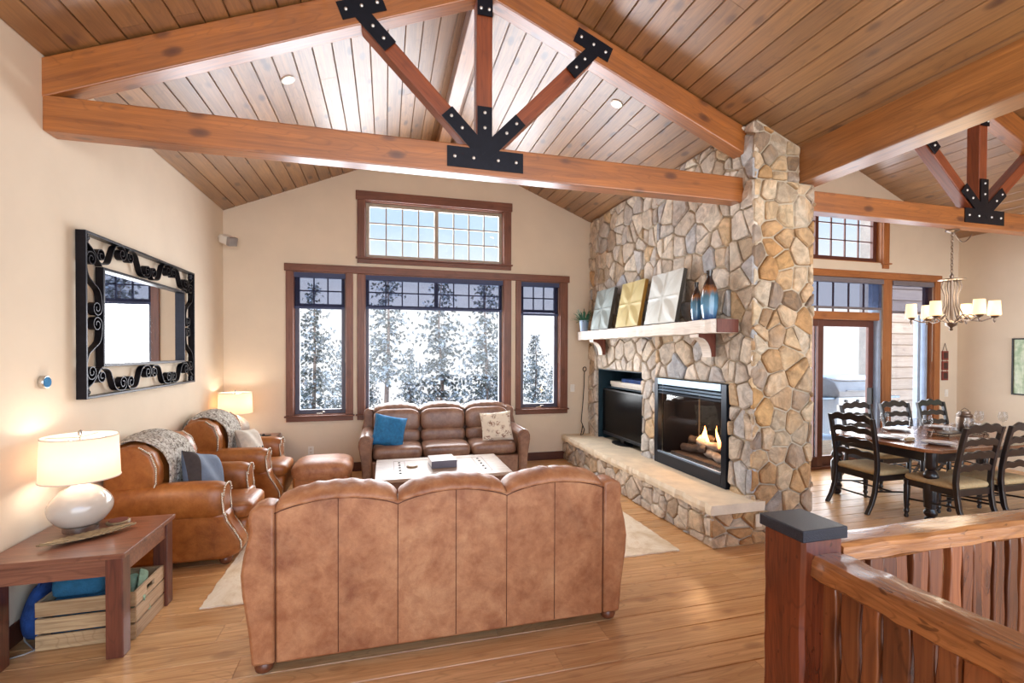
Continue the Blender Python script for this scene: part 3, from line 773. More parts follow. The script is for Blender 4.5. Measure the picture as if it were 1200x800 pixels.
FB = (3.872, 5.15, .40, 1.435)      # firebox opening (Y0, Y1, Z0, Z1)
TV = (5.485, 6.82, .40, 1.475)      # television niche
def fireplace():
    r = thing('stone_fireplace', 'tall field stone chimney wall with raised hearth between living and dining rooms', 'fireplace', (XS, YC, 0))
    o = (XS, YC, 0); D = YB - YC
    def top(y): return zr(XS) - .0
    g = G(); x0, x1 = .02, .66
    # core around the two openings
    def yb(a, b, z0, z1, xa=x0, xb=x1): g.box(xa, xb, a - YC, b - YC, z0, z1)
    yb(YC + .02, FB[0], 0, FB[3]); yb(FB[1], TV[0], 0, FB[3]); yb(TV[1], YB, 0, FB[3])
    yb(FB[0], FB[1], 0, .38); yb(TV[0], TV[1], 0, .38)
    yb(FB[0], FB[1], .38, 1.5, .58, x1); yb(TV[0], TV[1], .38, 1.5, .6, x1)
    ztop = 3.33
    yb(YC + .02, YB, FB[3], 1.475) if False else None
    g.box(x0, x1, .02, FB[1] - YC, FB[3], 1.475); g.box(x0, x1, FB[1] - YC, TV[0] - YC, FB[3], 1.475); g.box(x0, x1, TV[1] - YC, D, FB[3], 1.475)
    g.box(x0, x1, .02, D, 1.475, ztop)
    g.prism([(x0, ztop), (.50, ztop), (.50, zr(XS + .5)), (x0, zr(XS + x0))], .02, D, 'Y')
    mk('masonry_core', g, M['mortar'], r)
    g = G(); n0, n1 = TV[0] - YC, TV[1] - YC; t = .012
    g.box(.01, .6, n0, n0 + t, .38, TV[3]); g.box(.01, .6, n1 - t, n1, .38, TV[3]); g.box(.01, .6, n0, n1, TV[3] - t, TV[3]); g.box(.588, .6, n0, n1, .38, TV[3])
    mk('niche_lining', g, M['niche'], r)
    # living room face
    g = G(); yt = lambda y: zr(XS)
    outl = [(.0, .36), (D, .36), (D, zr(XS) - .01), (.0, zr(XS) - .01)]
    holes = [(FB[0] - YC, FB[1] - YC, 0, FB[3]), (TV[0] - YC, TV[1] - YC, 0, TV[3])]
    stones(g, outl, holes, .185, .235, lambda u, v, d: (.02 - d, u, v))
    mk('stone_facing', g, M['stone'], r)
    # end face toward the stairs: wide below, narrower above the beam seat
    g = G()
    stones(g, [(-.02, .0), (.67, .0), (.67, ztop), (-.02, ztop)], [], .185, .19, lambda u, v, d: (u, .02 - d, v), .012, .04, .007)
    stones(g, [(-.02, ztop), (.50, ztop), (.50, zr(XS + .5) - .01), (-.02, zr(XS) - .01)], [], .17, .18, lambda u, v, d: (u, .02 - d, v), .012, .035, .007)
    mk('stone_end_facing', g, M['stoneE'], r)
    g = G()
    stones(g, [(0, .0), (YD - YC, .0), (YD - YC, ztop), (0, ztop)], [], .3, .26, lambda u, v, d: (.66 - .015 + d, u, v), .012, .03, .007)
    mk('stone_dining_facing', g, M['stoneE'], r)
    # hearth
    hx0 = -.45; yh = -.02
    g = G(); g.box(hx0 + .02, .0, yh + .02, D, 0, .315); mk('hearth_core', g, M['mortar'], r)
    g = G(); stones(g, [(yh, 0), (D, 0), (D, .312), (yh, .312)], [], .19, .16, lambda u, v, d: (hx0 + .02 - d, u, v), .012, .04, .006); mk('hearth_facing', g, M['stone'], r)
    g = G(); stones(g, [(hx0 - .01, 0), (.15, 0), (.15, .312), (hx0 - .01, .312)], [], .17, .16, lambda u, v, d: (u, yh + .02 - d, v), .012, .035, .006); mk('hearth_end_facing', g, M['stoneE'], r)
    ys = [yh - .035, 1.33, 2.42, D]
    for a, b in zip(ys, ys[1:]):
        g = G(); n = 26; e = .07; A, B = a + .002, b - .002
        # rough split front edge
        front = [(hx0 - .03 + R.uniform(-.010, .010), A + (B - A) * k / n) for k in range(n + 1)]
        poly = front + [(.08, B), (.08, A)]
        lo = [(x - R.uniform(.0, .012), y, .313) for x, y in poly]; mid = [(x - (R.uniform(.004, .018) if i <= n else 0), y, .355) for i, (x, y) in enumerate(poly)]; hi = [(x, y, .398) for x, y in poly]
        m = len(poly); vs = lo + mid + hi
        fs = [tuple(range(m)), tuple(range(3 * m - 1, 2 * m - 1, -1))] + [(j * m + i, j * m + (i + 1) % m, (j + 1) * m + (i + 1) % m, (j + 1) * m + i) for j in (0, 1) for i in range(m)]
        g.add(vs, fs); mk('hearth_slab', g, M['slab'], r)
    g = G(); g.box(-.03, .04, yh - .032, yh - .018, .17, .285); ol = mk('outlet_plate', g, M['slab'], r, bevel=.003); ol.location = (.01, 0, 0)
    return r
fireplace()

def gas_fire():
    y0, y1, z0, z1 = FB; r = thing('gas_fireplace_insert', 'black framed gas fireplace with burning logs behind glass', 'fireplace', (XS, (y0 + y1) / 2, .40)); h = (y1 - y0) / 2 - .004; H = z1 - z0 - .006
    z_ = .0
    g = G(); f = .075
    g.box(-.03, .03, -h, -h + f, z_, H); mk('frame_side', g, M['insert'], r, bevel=.004)
    g = G(); g.box(-.03, .03, h - f, h, z_, H); mk('frame_side', g, M['insert'], r, bevel=.004)
    g = G(); g.box(-.035, .03, -h + f, h - f, H - .075, H); mk('hood', g, M['insertl'], r, bevel=.004)
    for k in range(3):
        g = G(); z = H - .1 - k * .034; g.prism([(-.028, z - .013), (-.012, z + .011), (-.008, z + .011), (-.02, z - .013)], -h + f, h - f, 'Y'); mk('louver', g, M['insertl'] if k < 2 else M['insert'], r)
    g = G(); g.box(-.03, .03, -h + f, h - f, z_, .13); mk('lower_panel', g, M['insert'], r, bevel=.004)
    g = G(); g.box(-.033, .0, -h + f, h - f, .133, .15); mk('lower_rail', g, M['insertl'], r, bevel=.003)
    g = G(); b0 = .06; b1 = .56
    g.box(b1 - .01, b1, -h + .1, h - .1, .02, H - .02); g.box(b0, b1, -h + .05, -h + .06, .02, H - .02); g.box(b0, b1, h - .06, h - .05, .02, H - .02); g.box(b0, b1, -h + .05, h - .05, H - .16, H - .15); g.box(b0, b1, -h + .05, h - .05, .1, .11)
    mk('firebox', g, M['insert'], r)
    g = G(); g.box(-.012, -.009, -h + f, h - f, .15, H - .19); mk('glass_front', g, M['fireglass'], r)
    g = G(); g.box(.08, .5, -.45, .45, .11, .16); mk('burner_tray', g, M['log'], r, bevel=.01)
    for (a, b, rad, mm) in (((.36, -.42, .22), (.33, .40, .24), .055, 'log'), ((.20, -.34, .20), (.26, .02, .22), .05, 'logash'), ((.22, .38, .20), (.22, -.04, .26), .048, 'log'), ((.30, -.26, .30), (.20, .10, .32), .042, 'logash'), ((.24, .30, .32), (.34, -.06, .36), .04, 'log')):
        g = G(); pts = []; rad_ = []
        for k in range(9):
            t = k / 8; pts.append(Vector(a).lerp(Vector(b), t) + Vector((R.uniform(-.01, .01), 0, R.uniform(-.012, .012)))); rad_.append(rad * R.uniform(.85, 1.15))
        g.tube(pts, rad_, 10); mk('fire_log', g, M[mm], r, smooth=60)
    for (y, z, hh, w) in ((-.20, .30, .26, .030), (.02, .33, .19, .048), (-.02, .30, .13, .045), (.10, .31, .09, .04)):
        g = G(); g.lathe([(0, 0), (w * .7, hh * .12), (w, hh * .28), (w * .75, hh * .5), (w * .35, hh * .75), (0, hh)], (0, 0, 0), 12, cap=False)
        v = [(x * .35 + .22 + .02 * math.sin(zz * 18), yy + y + .02 * math.sin(zz * 22 + y * 9), zz + z) for x, yy, zz in g.v]; g.v = v
        mk('flame', g, M['fire'], r, smooth=180)
    l = bpy.data.lights.new('fire_glow', 'POINT'); l.energy = 9; l.color = (1, .55, .25); l.shadow_soft_size = .08
    o = bpy.data.objects.new('fire_glow', l); COL.objects.link(o); o.parent = r; o.location = (.18, 0, .5)
gas_fire()

def television():
    r = thing('television', 'black flat television standing in the chimney niche', 'television', (3.33, 6.18, .40))
    g = G(); g.box(-.02, .04, -.60, .60, .06, .77); mk('casing', g, M['black'], r, bevel=.008)
    g = G(); g.box(-.024, -.019, -.575, .575, .115, .75); mk('screen', g, M['screen'], r)
    g = G(); g.box(-.026, -.016, -.58, .58, .065, .10); mk('speaker_bar', g, M['insert'], r, bevel=.002)
    g = G(); g.box(.0, .03, -.05, .05, .01, .08); mk('neck', g, M['black'], r)
    g = G(); g.lathe([(.0, 0), (.2, 0), (.2, .010), (.17, .014), (0, .016)], (0, 0, 0), 32, cap=False); g.v = [(x * .62, y * 1.15, z) for x, y, z in g.v]; mk('stand_base', g, M['black'], r, smooth=40)
television()
t = G(); t.box(-.10, .12, -.57, .57, 0, .055); t.box(-.09, .11, -.56, .56, -.03, 0)
tag(mk('sound_bar', t, M['ceramicw'], bevel=.006, loc=(3.50, 6.14, 1.235)), 'pale flat box lying above the television', 'speaker')
g = G(); g.box(3.40, 3.70, 5.62, 6.35, 1.292, 1.345); tag(mk('media_player', g, M['navy'], bevel=.006), 'blue box on top of the pale one in the niche', 'media player')
g = G(); g.box(3.38, 3.80, 5.505, 6.80, 1.188, 1.203); tag(mk('niche_shelf', g, M['niche']), 'thin shelf in the niche over the television', 'shelf')

def mantel():
    r = thing('mantel_shelf', 'long whitewashed timber mantel on curved brackets across the stone chimney', 'mantel', (3.20, 3.72, 1.93))
    g = G(); n = 40; L = 3.26; x0, x1 = -.24, .0
    rings = []
    for k in range(n + 1):
        y = L * k / n; a = R.uniform(-.006, .006); b = R.uniform(-.005, .005)
        rings.append([(x0 + a, y, 0 + b), (x0 + .004 + a, y, .07 + a), (x0 + a * .5, y, .128 + b * .5), (x1, y, .13), (x1, y, 0)])
    vs = [p for q in rings for p in q]; m = 5
    fs = [(k * m + i, k * m + (i + 1) % m, (k + 1) * m + (i + 1) % m, (k + 1) * m + i) for k in range(n) for i in range(m)] + [tuple(range(m)), tuple(n * m + i for i in range(m))[::-1]]
    g.add(vs, fs); mk('shelf', g, M['mantel'], r)
    g = G(); g.box(x0 + .004, x1, -.012, 0, .002, .127); mk('end_face', g, M['mantelend'], r, bevel=.003)
    for y in (.30, 2.75):
        prof = [(0, 0), (0, -.23), (-.05, -.23)]
        for k in range(9):
            a = k / 8 * PI / 2; prof.append((-.05 - .13 * (1 - math.cos(a)), -.23 + .19 * math.sin(a)))
        prof += [(-.20, -.03), (-.20, 0)]
        g = G(); g.prism(prof, y, y + .13, 'Y'); b = mk('bracket', g, M['mantelend'], r, bevel=.004)
        g = G(); q = [(a - .006, z) for a, z in prof[2:]]
        g.ribbon([(a, y + .065, z - .004) for a, z in q], (0, 1, 0), .132, .006); mk('bracket_face', g, M['mantel'], b)
    return r
mantel()
def art(label, y0, y1, mat, h, side):
    r = thing('relief_panel', label, 'wall art', (3.01, (y0 + y1) / 2, 2.072), 0, 'flower relief panels on the mantel'); w = (y1 - y0) / 2
    tilt = -.19
    r.rotation_euler = (0, -tilt, 0)
    g = G(); g.box(.0, .045, -w, w, 0, h); mk('backing', g, side, r, bevel=.003)
    g = G()
    def f(u, v):
        a, b = u * 2 - 1, v * 2 - 1; z = 0
        # four petals with raised cross ribs
        for sx in (-1, 1):
            for sy in (-1, 1):
                p = (a * sx, b * sy)
                if p[0] >= 0 and p[1] >= 0:
                    d1 = math.hypot(p[0] - 1, p[1]); d2 = math.hypot(p[0], p[1] - 1)
                    k = min(1 - d1, 1 - d2); z += max(0, min(.22, k)) * .13
        z += .014 * max(0, 1 - abs(a) * 14) + .014 * max(0, 1 - abs(b) * 14)
        e = min(1, (1 - max(abs(a), abs(b))) * 12)
        return (-.004 - z * e, -w + 2 * w * u, h * v)
    g.grid(f, 44, 44); mk('relief_face', g, mat, r, smooth=50)
    return r
art('blue-grey relief panel beside the potted plant on the mantel', 6.03, 6.60, M['art1'], .60, M['artside'])
art('yellow relief panel in the middle of the mantel', 5.22, 5.80, M['art2'], .60, M['artgold'])
art('silver-white relief panel beside the vases on the mantel', 4.44, 5.06, M['art3'], .60, M['artside'])
def vase(label, y, s):
    r = thing('vase', label, 'vase', (3.08, y, 2.062), 0, 'glazed bottle vases on the mantel')
    p = [(0, 0), (.052, 0), (.058, .02), (.072, .12), (.074, .2), (.064, .28), (.044, .34), (.026, .38), (.022, .42), (.028, .44), (.028, .455), (.02, .455), (.018, .42), (.018, .40), (0, .40)]
    g = G(); g.lathe([(a * s[0], b * s[1]) for a, b in p], (0, 0, 0), 28, cap=False); mk('body', g, M['vase'], r, smooth=60)
vase('smaller slim blue vase with dark neck, next to the silver panel', 4.17, (.78, .88)); vase('taller blue drip-glazed vase with a dark neck at the mantel end', 3.97, (1.12, 1.07))
def pot_plant():
    r = thing('potted_plant', 'small spiky green plant in a blue pot at the mantel far end', 'plant', (2.99, 6.80, 2.062))
    g = G(); g.lathe([(0, 0), (.055, 0), (.075, .16), (.08, .165), (.078, .17), (.068, .165), (.06, .14), (0, .14)], (0, 0, 0), 20, cap=False); mk('pot', g, M['potw'], r, smooth=50)
    g = G()
    for k in range(90):
        a = R.uniform(0, 2 * PI); l = R.uniform(.12, .24); s = R.uniform(.3, 1.1); b = []
        for j in range(5):
            t = j / 4; rad = .02 + l * t * math.sin(s); b.append(Vector((min(.17, rad * math.cos(a)), rad * math.sin(a), .14 + l * t * math.cos(s) - .06 * t * t * s)))
        n = Vector((-math.sin(a), math.cos(a), 0))
        g.ribbon(b, n, .012, .002)
    mk('foliage', g, M['leafg'], r)
pot_plant()
g = G(); g.tube([(3.13, 7.08, .47), (3.05, 7.03, .62), (3.09, 7.06, .9), (3.12, 7.08, 1.2), (3.13, 7.09, 1.42)], .007); g.tube([(3.13 + .03 * math.cos(a * PI / 6), 7.085, 1.46 + .035 * math.sin(a * PI / 6)) for a in range(12)], .007, 6, True)
g.tube([(3.13, 7.08, .47), (3.09, 7.05, .402), (3.03, 7.0, .405), (3.06, 7.03, .46), (3.09, 7.06, .55)], .008)
tag(mk('fireplace_poker', g, M['poker'], smooth=60), 'black iron poker with ring handle leaning on the far hearth end', 'poker')
# ------------------------------------------------------------------ sofas
def bun_foot(parent, x, y, mat, r=.05, h=.075):
    g = G(); g.lathe([(0, 0), (r * .55, 0), (r * .9, h * .2), (r, h * .5), (r * .85, h * .8), (r * .6, h), (0, h)], (x, y, 0), 18, cap=False)
    mk('foot', g, mat, parent, smooth=60)
def sofa(label, loc, rz, W, D, lea, seamc, pad, group):
    """three-seat sofa, local front = -Y"""
    r = thing('leather_sofa', label, 'sofa', loc, rz, group); hw = W / 2; yb = D / 2
    xi = hw - .165; cw = 2 * xi / 3
    def topz(x):
        k = (x + xi) / cw; f = k - math.floor(min(k, 2.9999)); return .895 + .06 * math.sin(PI * min(max(f, 0), 1)) ** .8
    # tall back panel with the scalloped seam
    n = 60; poly = [(-xi, .07)] + [(xi, .07)] + [(xi - 2 * xi * i / n, topz(xi - 2 * xi * i / n)) for i in range(n + 1)]
    g = G(); g.prism(poly, yb - .14, yb, 'Y'); b = mk('back_panel', g, lea, r, bevel=.014, smooth=40)
    g = G()
    for k in (-1.5, -.98, -.5, -.02, .5, 1.0, 1.5):
        x = k * cw if abs(k) != 1.5 else math.copysign(xi - .004, k)
        g.tube([(x, yb + .001, .085), (x, yb + .001, topz(x) - .012)], .0022, 6)
    g.tube([(-xi + 2 * xi * i / n, yb + .002, topz(-xi + 2 * xi * i / n) - .016) for i in range(n + 1)], .003, 6)
    mk('seam', g, seamc, b, smooth=180)
    # plump top rolls and lumbar pads
    for i in range(3):
        cx = -xi + cw * (i + .5)
        g = G()
        def f(u, v, cx=cx):
            a = -PI * .60 + v * PI * 1.16; x = cx + (u - .5) * (cw - .004); e = max(0, 1 - abs(2 * u - 1) ** 6) ** .5
            pu = .004 * math.sin(u * 23 + i * 2) * (1 - e * .6) + .003 * math.sin(u * 41 + v * 6 + i)
            rx = .125 * (.80 + .20 * e) + pu; rz_ = (.026 + .036 * e) + pu
            zc = .893 + .052 * math.sin(PI * u) ** .8
            return (x, yb - .112 + rx * math.sin(a), zc + rz_ * math.cos(a) * (1 if abs(a) < PI / 2 else .35))
        g.grid(f, 40, 20)
        mk('top_roll', g, lea, r, smooth=180)
        g = G(); g.puff((cx, yb - .22, .76), (cw / 2 - .002, .12, .17), (.55, .35), (36, 18), Matrix.Rotation(-.12, 3, 'X')); mk('back_cushion', g, lea, r, smooth=180)
        g = G(); g.puff((cx, yb - .26, .545), (cw / 2 - .002, .11, .115), (.6, .35), (36, 14), Matrix.Rotation(-.08, 3, 'X')); mk('lumbar_cushion', g, lea, r, smooth=180)
        g = G(); g.puff((cx, -.13, .415), (cw / 2 - .003, yb - .20, .095), (.5, .25), (40, 14)); mk('seat_cushion', g, lea, r, smooth=180)
        g = G(); g.box(cx - cw / 2 + .004, cx + cw / 2 - .004, -yb + .035, -yb + .075, .08, .33); mk('front_panel', g, lea, r, bevel=.015, smooth=40)
    g = G(); g.box(-xi, xi, -yb + .07, yb - .14, .075, .33); mk('base', g, lea, r)
    for s in (-1, 1):
        # arm: rolled over outwards, S-curve side
        P = [(xi, .07), (hw - .055, .07), (hw - .045, .2), (hw - .035, .35), (hw - .015, .46), (hw + .0, .54), (hw - .002, .60), (hw - .03, .66), (hw - .085, .685), (hw - .14, .665), (xi - .02, .62), (xi - .005, .55), (xi, .45)]
        g = G(); g.prism([(s * a, z) for a, z in P], -yb + .02, yb - .15, 'Y'); arm = mk('arm', g, lea, r, bevel=.02, smooth=50)
        q = [(s * (xi + .018 + (a - xi) * .80), .075 + (z - .075) * .92) for a, z in P]
        g = G(); g.prism(q, -yb + .004, -yb + .03, 'Y'); mk('arm_front', g, pad, arm, bevel=.008, smooth=40)
        # tall wing closing the back
        B = [(xi - .002, .07), (hw - .05, .07), (hw - .035, .25), (hw - .006, .45), (hw + .002, .56), (hw - .012, .66), (hw - .042, .78), (hw - .035, .86), (hw - .045, .905), (xi + .06, .93), (xi - .002, .915)]
        g = G(); g.prism([(s * a, z) for a, z in B], yb - .155, yb + .004, 'Y'); mk('wing', g, lea, r, bevel=.018, smooth=50)
        bun_foot(r, s * (hw - .10), yb - .07, M['darkfoot']); bun_foot(r, s * (hw - .10), -yb + .145, M['darkfoot'])
    return r
sofa('worn tan leather sofa seen from behind, nearest the viewer', (.385, 3.20, 0), PI, 2.25, .93, M['lea'], M['seam'], M['lea'], 'three-seat leather sofas')
sofa('brown leather sofa under the windows with two cushions on it', (.79, 6.60, 0), 0, 2.26, .93, M['leaB'], M['seam'], M['leaB'], 'three-seat leather sofas')

def throw_pillow(label, loc, w, h, t, mat, rot, side=None, buttons=None):
    """knife-edge cushion standing in its local XZ plane"""
    r = thing('throw_pillow', label, 'cushion', loc, 0, 'loose cushions'); r.rotation_euler = rot
    def surf(sg):
        def f(u, v):
            a, b = 2 * u - 1, 2 * v - 1
            x = a * (1 - .07 * (1 - b * b) * abs(a) ** 3); z = b * (1 - .07 * (1 - a * a) * abs(b) ** 3)
            k = max(0, (1 - a ** 4) * (1 - b ** 4)) ** .55
            wv = .012 * math.sin(a * 5 + b * 3) * k
            return (x * w / 2, sg * (t / 2 * k) + wv, z * h / 2)
        return f
    g = G(); g.grid(surf(-1), 22, 22); g.grid(lambda u, v: surf(1)(1 - u, v), 22, 22)
    mk('cover', g, mat, r, smooth=180)
    if side:
        g = G(); g.grid(lambda u, v: tuple(a + b for a, b in zip(surf(-1)(u * .2, v), (-.001, -.004, 0))), 8, 22); mk('stripe', g, side, r, smooth=180)
    if buttons:
        for q in (-.07, .0, .07):
            g = G(); g.lathe([(.012, 0), (.012, -.005), (.006, -.009), (0, -.009)], (q + .02, -t / 2 * .95 - .004, -.07), 12, 'Y', cap=False); mk('button', g, buttons, r, smooth=40)
    return r
throw_pillow('peacock blue cushion on the left end of the far sofa', (.04, 6.42, .685), .43, .42, .15, M['bluecush'], (-.35, .22, .12))
throw_pillow('cream floral print cushion on the right end of the far sofa', (1.50, 6.42, .69), .44, .42, .15, M['floral'], (-.32, -.08, -.12))

# ------------------------------------------------------------------ club armchairs
def armchair(label, loc, rz, group):
    r = thing('leather_armchair', label, 'armchair', loc, rz, group); lea = M['leaG']; w = .44
    for s in (-1, 1):
        # lower arm side with the bowed front, and the fat arm above it
        P = [(.42, .06), (-.36, .06), (-.46, .09), (-.505, .14), (-.50, .20), (-.455, .28), (-.405, .37), (-.39, .44), (.42, .44)]
        g = G(); g.prism(P, s * .255, s * .425, 'X'); arm = mk('arm', g, lea, r, bevel=.03, seg=3, smooth=60)
        g = G()
        def f(u, v, s=s):
            y = .42 - .79 * v; a = 2 * PI * u; e = min(1, ((1 - v) * 9)) ** .5
            rx, rz_ = .112 * (.75 + .25 * e), .150 * (.80 + .20 * e)
            cz = .525 + .012 * math.sin(v * 3); ca, sa = math.cos(a), math.sin(a)
            return (s * .345 + rx * math.copysign(abs(ca) ** .75, ca), y, cz + rz_ * math.copysign(abs(sa) ** .75, sa))
        g.grid(f, 28, 26); k0 = 26 * 29; g.add([g.v[k0 + i] for i in range(28)], [tuple(range(28))])
        mk('arm_roll', g, lea, arm, smooth=60)
        # front edge welting and nail heads
        fr = [(-.372, .60), (-.376, .52), (-.385, .44), (-.405, .37), (-.46, .285), (-.503, .20), (-.508, .14)]
        pts = []
        for i in range(len(fr) - 1):
            for k in range(7): t = k / 7; pts.append((fr[i][0] + (fr[i + 1][0] - fr[i][0]) * t, fr[i][1] + (fr[i + 1][1] - fr[i][1]) * t))
        ng = G()
        for (y, z) in pts:
            for xo in (.43, .262):
                ng.ball((s * (xo if z < .44 else (xo + (.015 if xo > .4 else -.015))), y + .012, z), .0085, 6)
        a0 = PI * .0
        for k in range(13):
            a = a0 + PI * k / 12; ng.ball((s * .345 + .10 * math.cos(a), -.372, .585 + .08 * math.sin(a)), .0085, 6)
        mk('nailhead_trim', ng, M['nail'], arm, smooth=180)
        Wn = [(.13, .60), (.10, .70), (.10, .82), (.14, .93), (.22, .99), (.32, 1.0), (.42, .96), (.47, .86), (.47, .40), (.20, .40)]
        g = G(); g.prism(Wn, s * .27, s * .40, 'X'); wg = mk('wing', g, lea, r, bevel=.03, seg=3, smooth=60)
        ng = G(); Q = [(.127, .62), (.098, .70), (.097, .82), (.137, .935), (.22, .995)]
        for i in range(4):
            for k in range(8):
                t = k / 8; ng.ball((s * .402, Q[i][0] + (Q[i + 1][0] - Q[i][0]) * t + .014, Q[i][1] + (Q[i + 1][1] - Q[i][1]) * t), .0085, 6)
        mk('nailhead_trim', ng, M['nail'], wg, smooth=180)
        bun_foot(r, s * .34, -.36, M['darkfoot'], .05, .075); bun_foot(r, s * .33, .38, M['darkfoot'], .05, .075)
    g = G(); poly = [(-.30, .20), (.30, .20), (.30, .93)] + [(.30 * math.cos(a * PI / 10), .93 + .09 * math.sin(a * PI / 10)) for a in range(11)] + [(-.30, .93)]
    g.prism(poly, .26, .44, 'Y'); mk('back', g, lea, r, bevel=.05, seg=3, smooth=60)
    g = G(); g.puff((0, .21, .72), (.265, .10, .26), (.5, .4), (32, 18), Matrix.Rotation(-.16, 3, 'X')); mk('back_cushion', g, lea, r, smooth=180)
    g = G(); g.puff((0, -.16, .385), (.255, .375, .085), (.5, .3), (40, 14)); mk('seat_cushion', g, lea, r, smooth=180)
    g = G(); g.puff((0, -.44, .22), (.25, .07, .13), (.5, .4), (32, 12)); mk('front_panel', g, lea, r, smooth=180)
    g = G(); g.box(-.27, .27, -.42, .40, .08, .31); mk('base', g, lea, r)
    return r
CH1, CH2 = (-1.63, 4.66, 0), (-1.62, 6.03, 0)
ch = armchair('golden tan leather armchair beside the walnut lamp table, slate blue cushion on it', CH1, PI / 2, 'leather club armchairs')
dup(ch, CH2, PI / 2, 'golden tan leather armchair by the corner lamp, pale buttoned cushion on it', 'leather club armchairs')

def throw(label, loc, w, front, yofs, seed):
    """knitted throw hung over an armchair back: local front = -Y, then turned like the chair"""
    r = thing('knitted_throw', label, 'throw blanket', loc, PI / 2, 'knitted throws'); rg = random.Random(seed)
    path = [(.085, front), (.075, .74), (.085, .86), (.14, .965), (.24, 1.035), (.35, 1.055), (.455, 1.0), (.50, .90), (.505, .72), (.505, .55)]
    def at(v):
        k = v * (len(path) - 1); i = min(int(k), len(path) - 2); t = k - i
        p0 = path[max(i - 1, 0)]; p1 = path[i]; p2 = path[i + 1]; p3 = path[min(i + 2, len(path) - 1)]
        return tuple(.5 * (2 * b + (c - a) * t + (2 * a - 5 * b + 4 * c - d) * t * t + (3 * b - a - 3 * c + d) * t ** 3) for a, b, c, d in zip(p0, p1, p2, p3))
    ph = rg.uniform(0, 6)
    def f(u, v):
        y, z = at(v); x = (u - .5) * w * (1 + .06 * math.sin(v * 5 + ph)) + yofs; q = .014 * math.sin(u * 19 + ph + v * 2) + .008 * math.sin(u * 43 + v * 5)
        edge = (abs(2 * u - 1) ** 4) * .035
        return (x, y - abs(q) * (1 - v) - .004, z + q * .5 - edge * (1 if .2 < v < .7 else .3))
    g = G(); g.grid(f, 46, 60); mk('knit', g, M['throw'], r, smooth=180, solid=.014)
    g = G()
    for k in range(52):
        a = Vector(f(k / 51, 0)); L = rg.uniform(.05, .09)
        g.ribbon([a + Vector((0, -.004, .01)), a + Vector((rg.uniform(-.01, .01), -.012, -L * .5)), a + Vector((rg.uniform(-.015, .015), -.006, -L))], (1, 0, 0), .006, .003)
    mk('fringe', g, M['throw'], r)
    return r
throw('marled grey knit throw over the back of the armchair by the lamp table', CH1, .50, .60, -.03, 3)
throw('marled grey knit throw over the back of the armchair nearer the windows', CH2, .46, .62, .02, 5)
throw_pillow('slate blue cushion with a dark stripe on the armchair by the lamp table', (-1.53, 4.62, .67), .43, .40, .15, M['greycush'], (-.42, .30, PI / 2 - .35), M['greycushd'])
throw_pillow('pale oatmeal cushion with three buttons on the armchair near the windows', (-1.52, 6.02, .66), .40, .38, .15, M['palecush'], (-.42, .12, PI / 2 - .25), None, M['studs'])

def ottoman():
    r = thing('leather_ottoman', 'tan leather ottoman in front of the armchair near the windows', 'ottoman', (-.72, 6.0, .0125)); lea = M['leaG']
    g = G(); g.puff((0, 0, .34), (.335, .31, .13), (.7, .42), (44, 16)); mk('cushion', g, M['lea'], r, smooth=180)
    g = G(); g.box(-.30, .30, -.27, .27, .09, .30); mk('body', g, lea, r, bevel=.03, seg=3, smooth=60)
    for sx in (-1, 1):
        for sy in (-1, 1): bun_foot(r, sx * .25, sy * .22, M['darkfoot'], .035, .095)
ottoman()

# ------------------------------------------------------------------ tables and lamps
def lamp_table(label, loc, rz, W, D, H, grp):
    r = thing('lamp_table', label, 'side table', loc, rz, grp); L = .085
    g = G(); g.box(-W / 2, W / 2, -D / 2, D / 2, H - .03, H); mk('table_top', g, M['table'], r, bevel=.004)
    for sx in (-1, 1):
        for sy in (-1, 1):
            g = G(); x, y = sx * (W / 2 - .055), sy * (D / 2 - .055); g.box(x - L / 2, x + L / 2, y - L / 2, y + L / 2, 0, H - .03); mk('leg', g, M['tableZ'], r, bevel=.005)
    for s in (-1, 1):
        g = G(); g.box(-W / 2 + .1, W / 2 - .1, s * (D / 2 - .035) - .012, s * (D / 2 - .035) + .012, H - .13, H - .03); mk('apron', g, M['table'], r)
        g = G(); g.box(s * (W / 2 - .035) - .012, s * (W / 2 - .035) + .012, -D / 2 + .1, D / 2 - .1, H - .13, H - .03); mk('apron', g, M['table'], r)
    return r
lt = lamp_table('dark walnut lamp table at the front left with a crate beneath', (-1.77, 3.45, 0), 0, .68, .67, .60, 'walnut lamp tables')
dup(lt, (-1.76, 6.82, 0), 0, 'walnut lamp table in the corner behind the second armchair', 'walnut lamp tables')
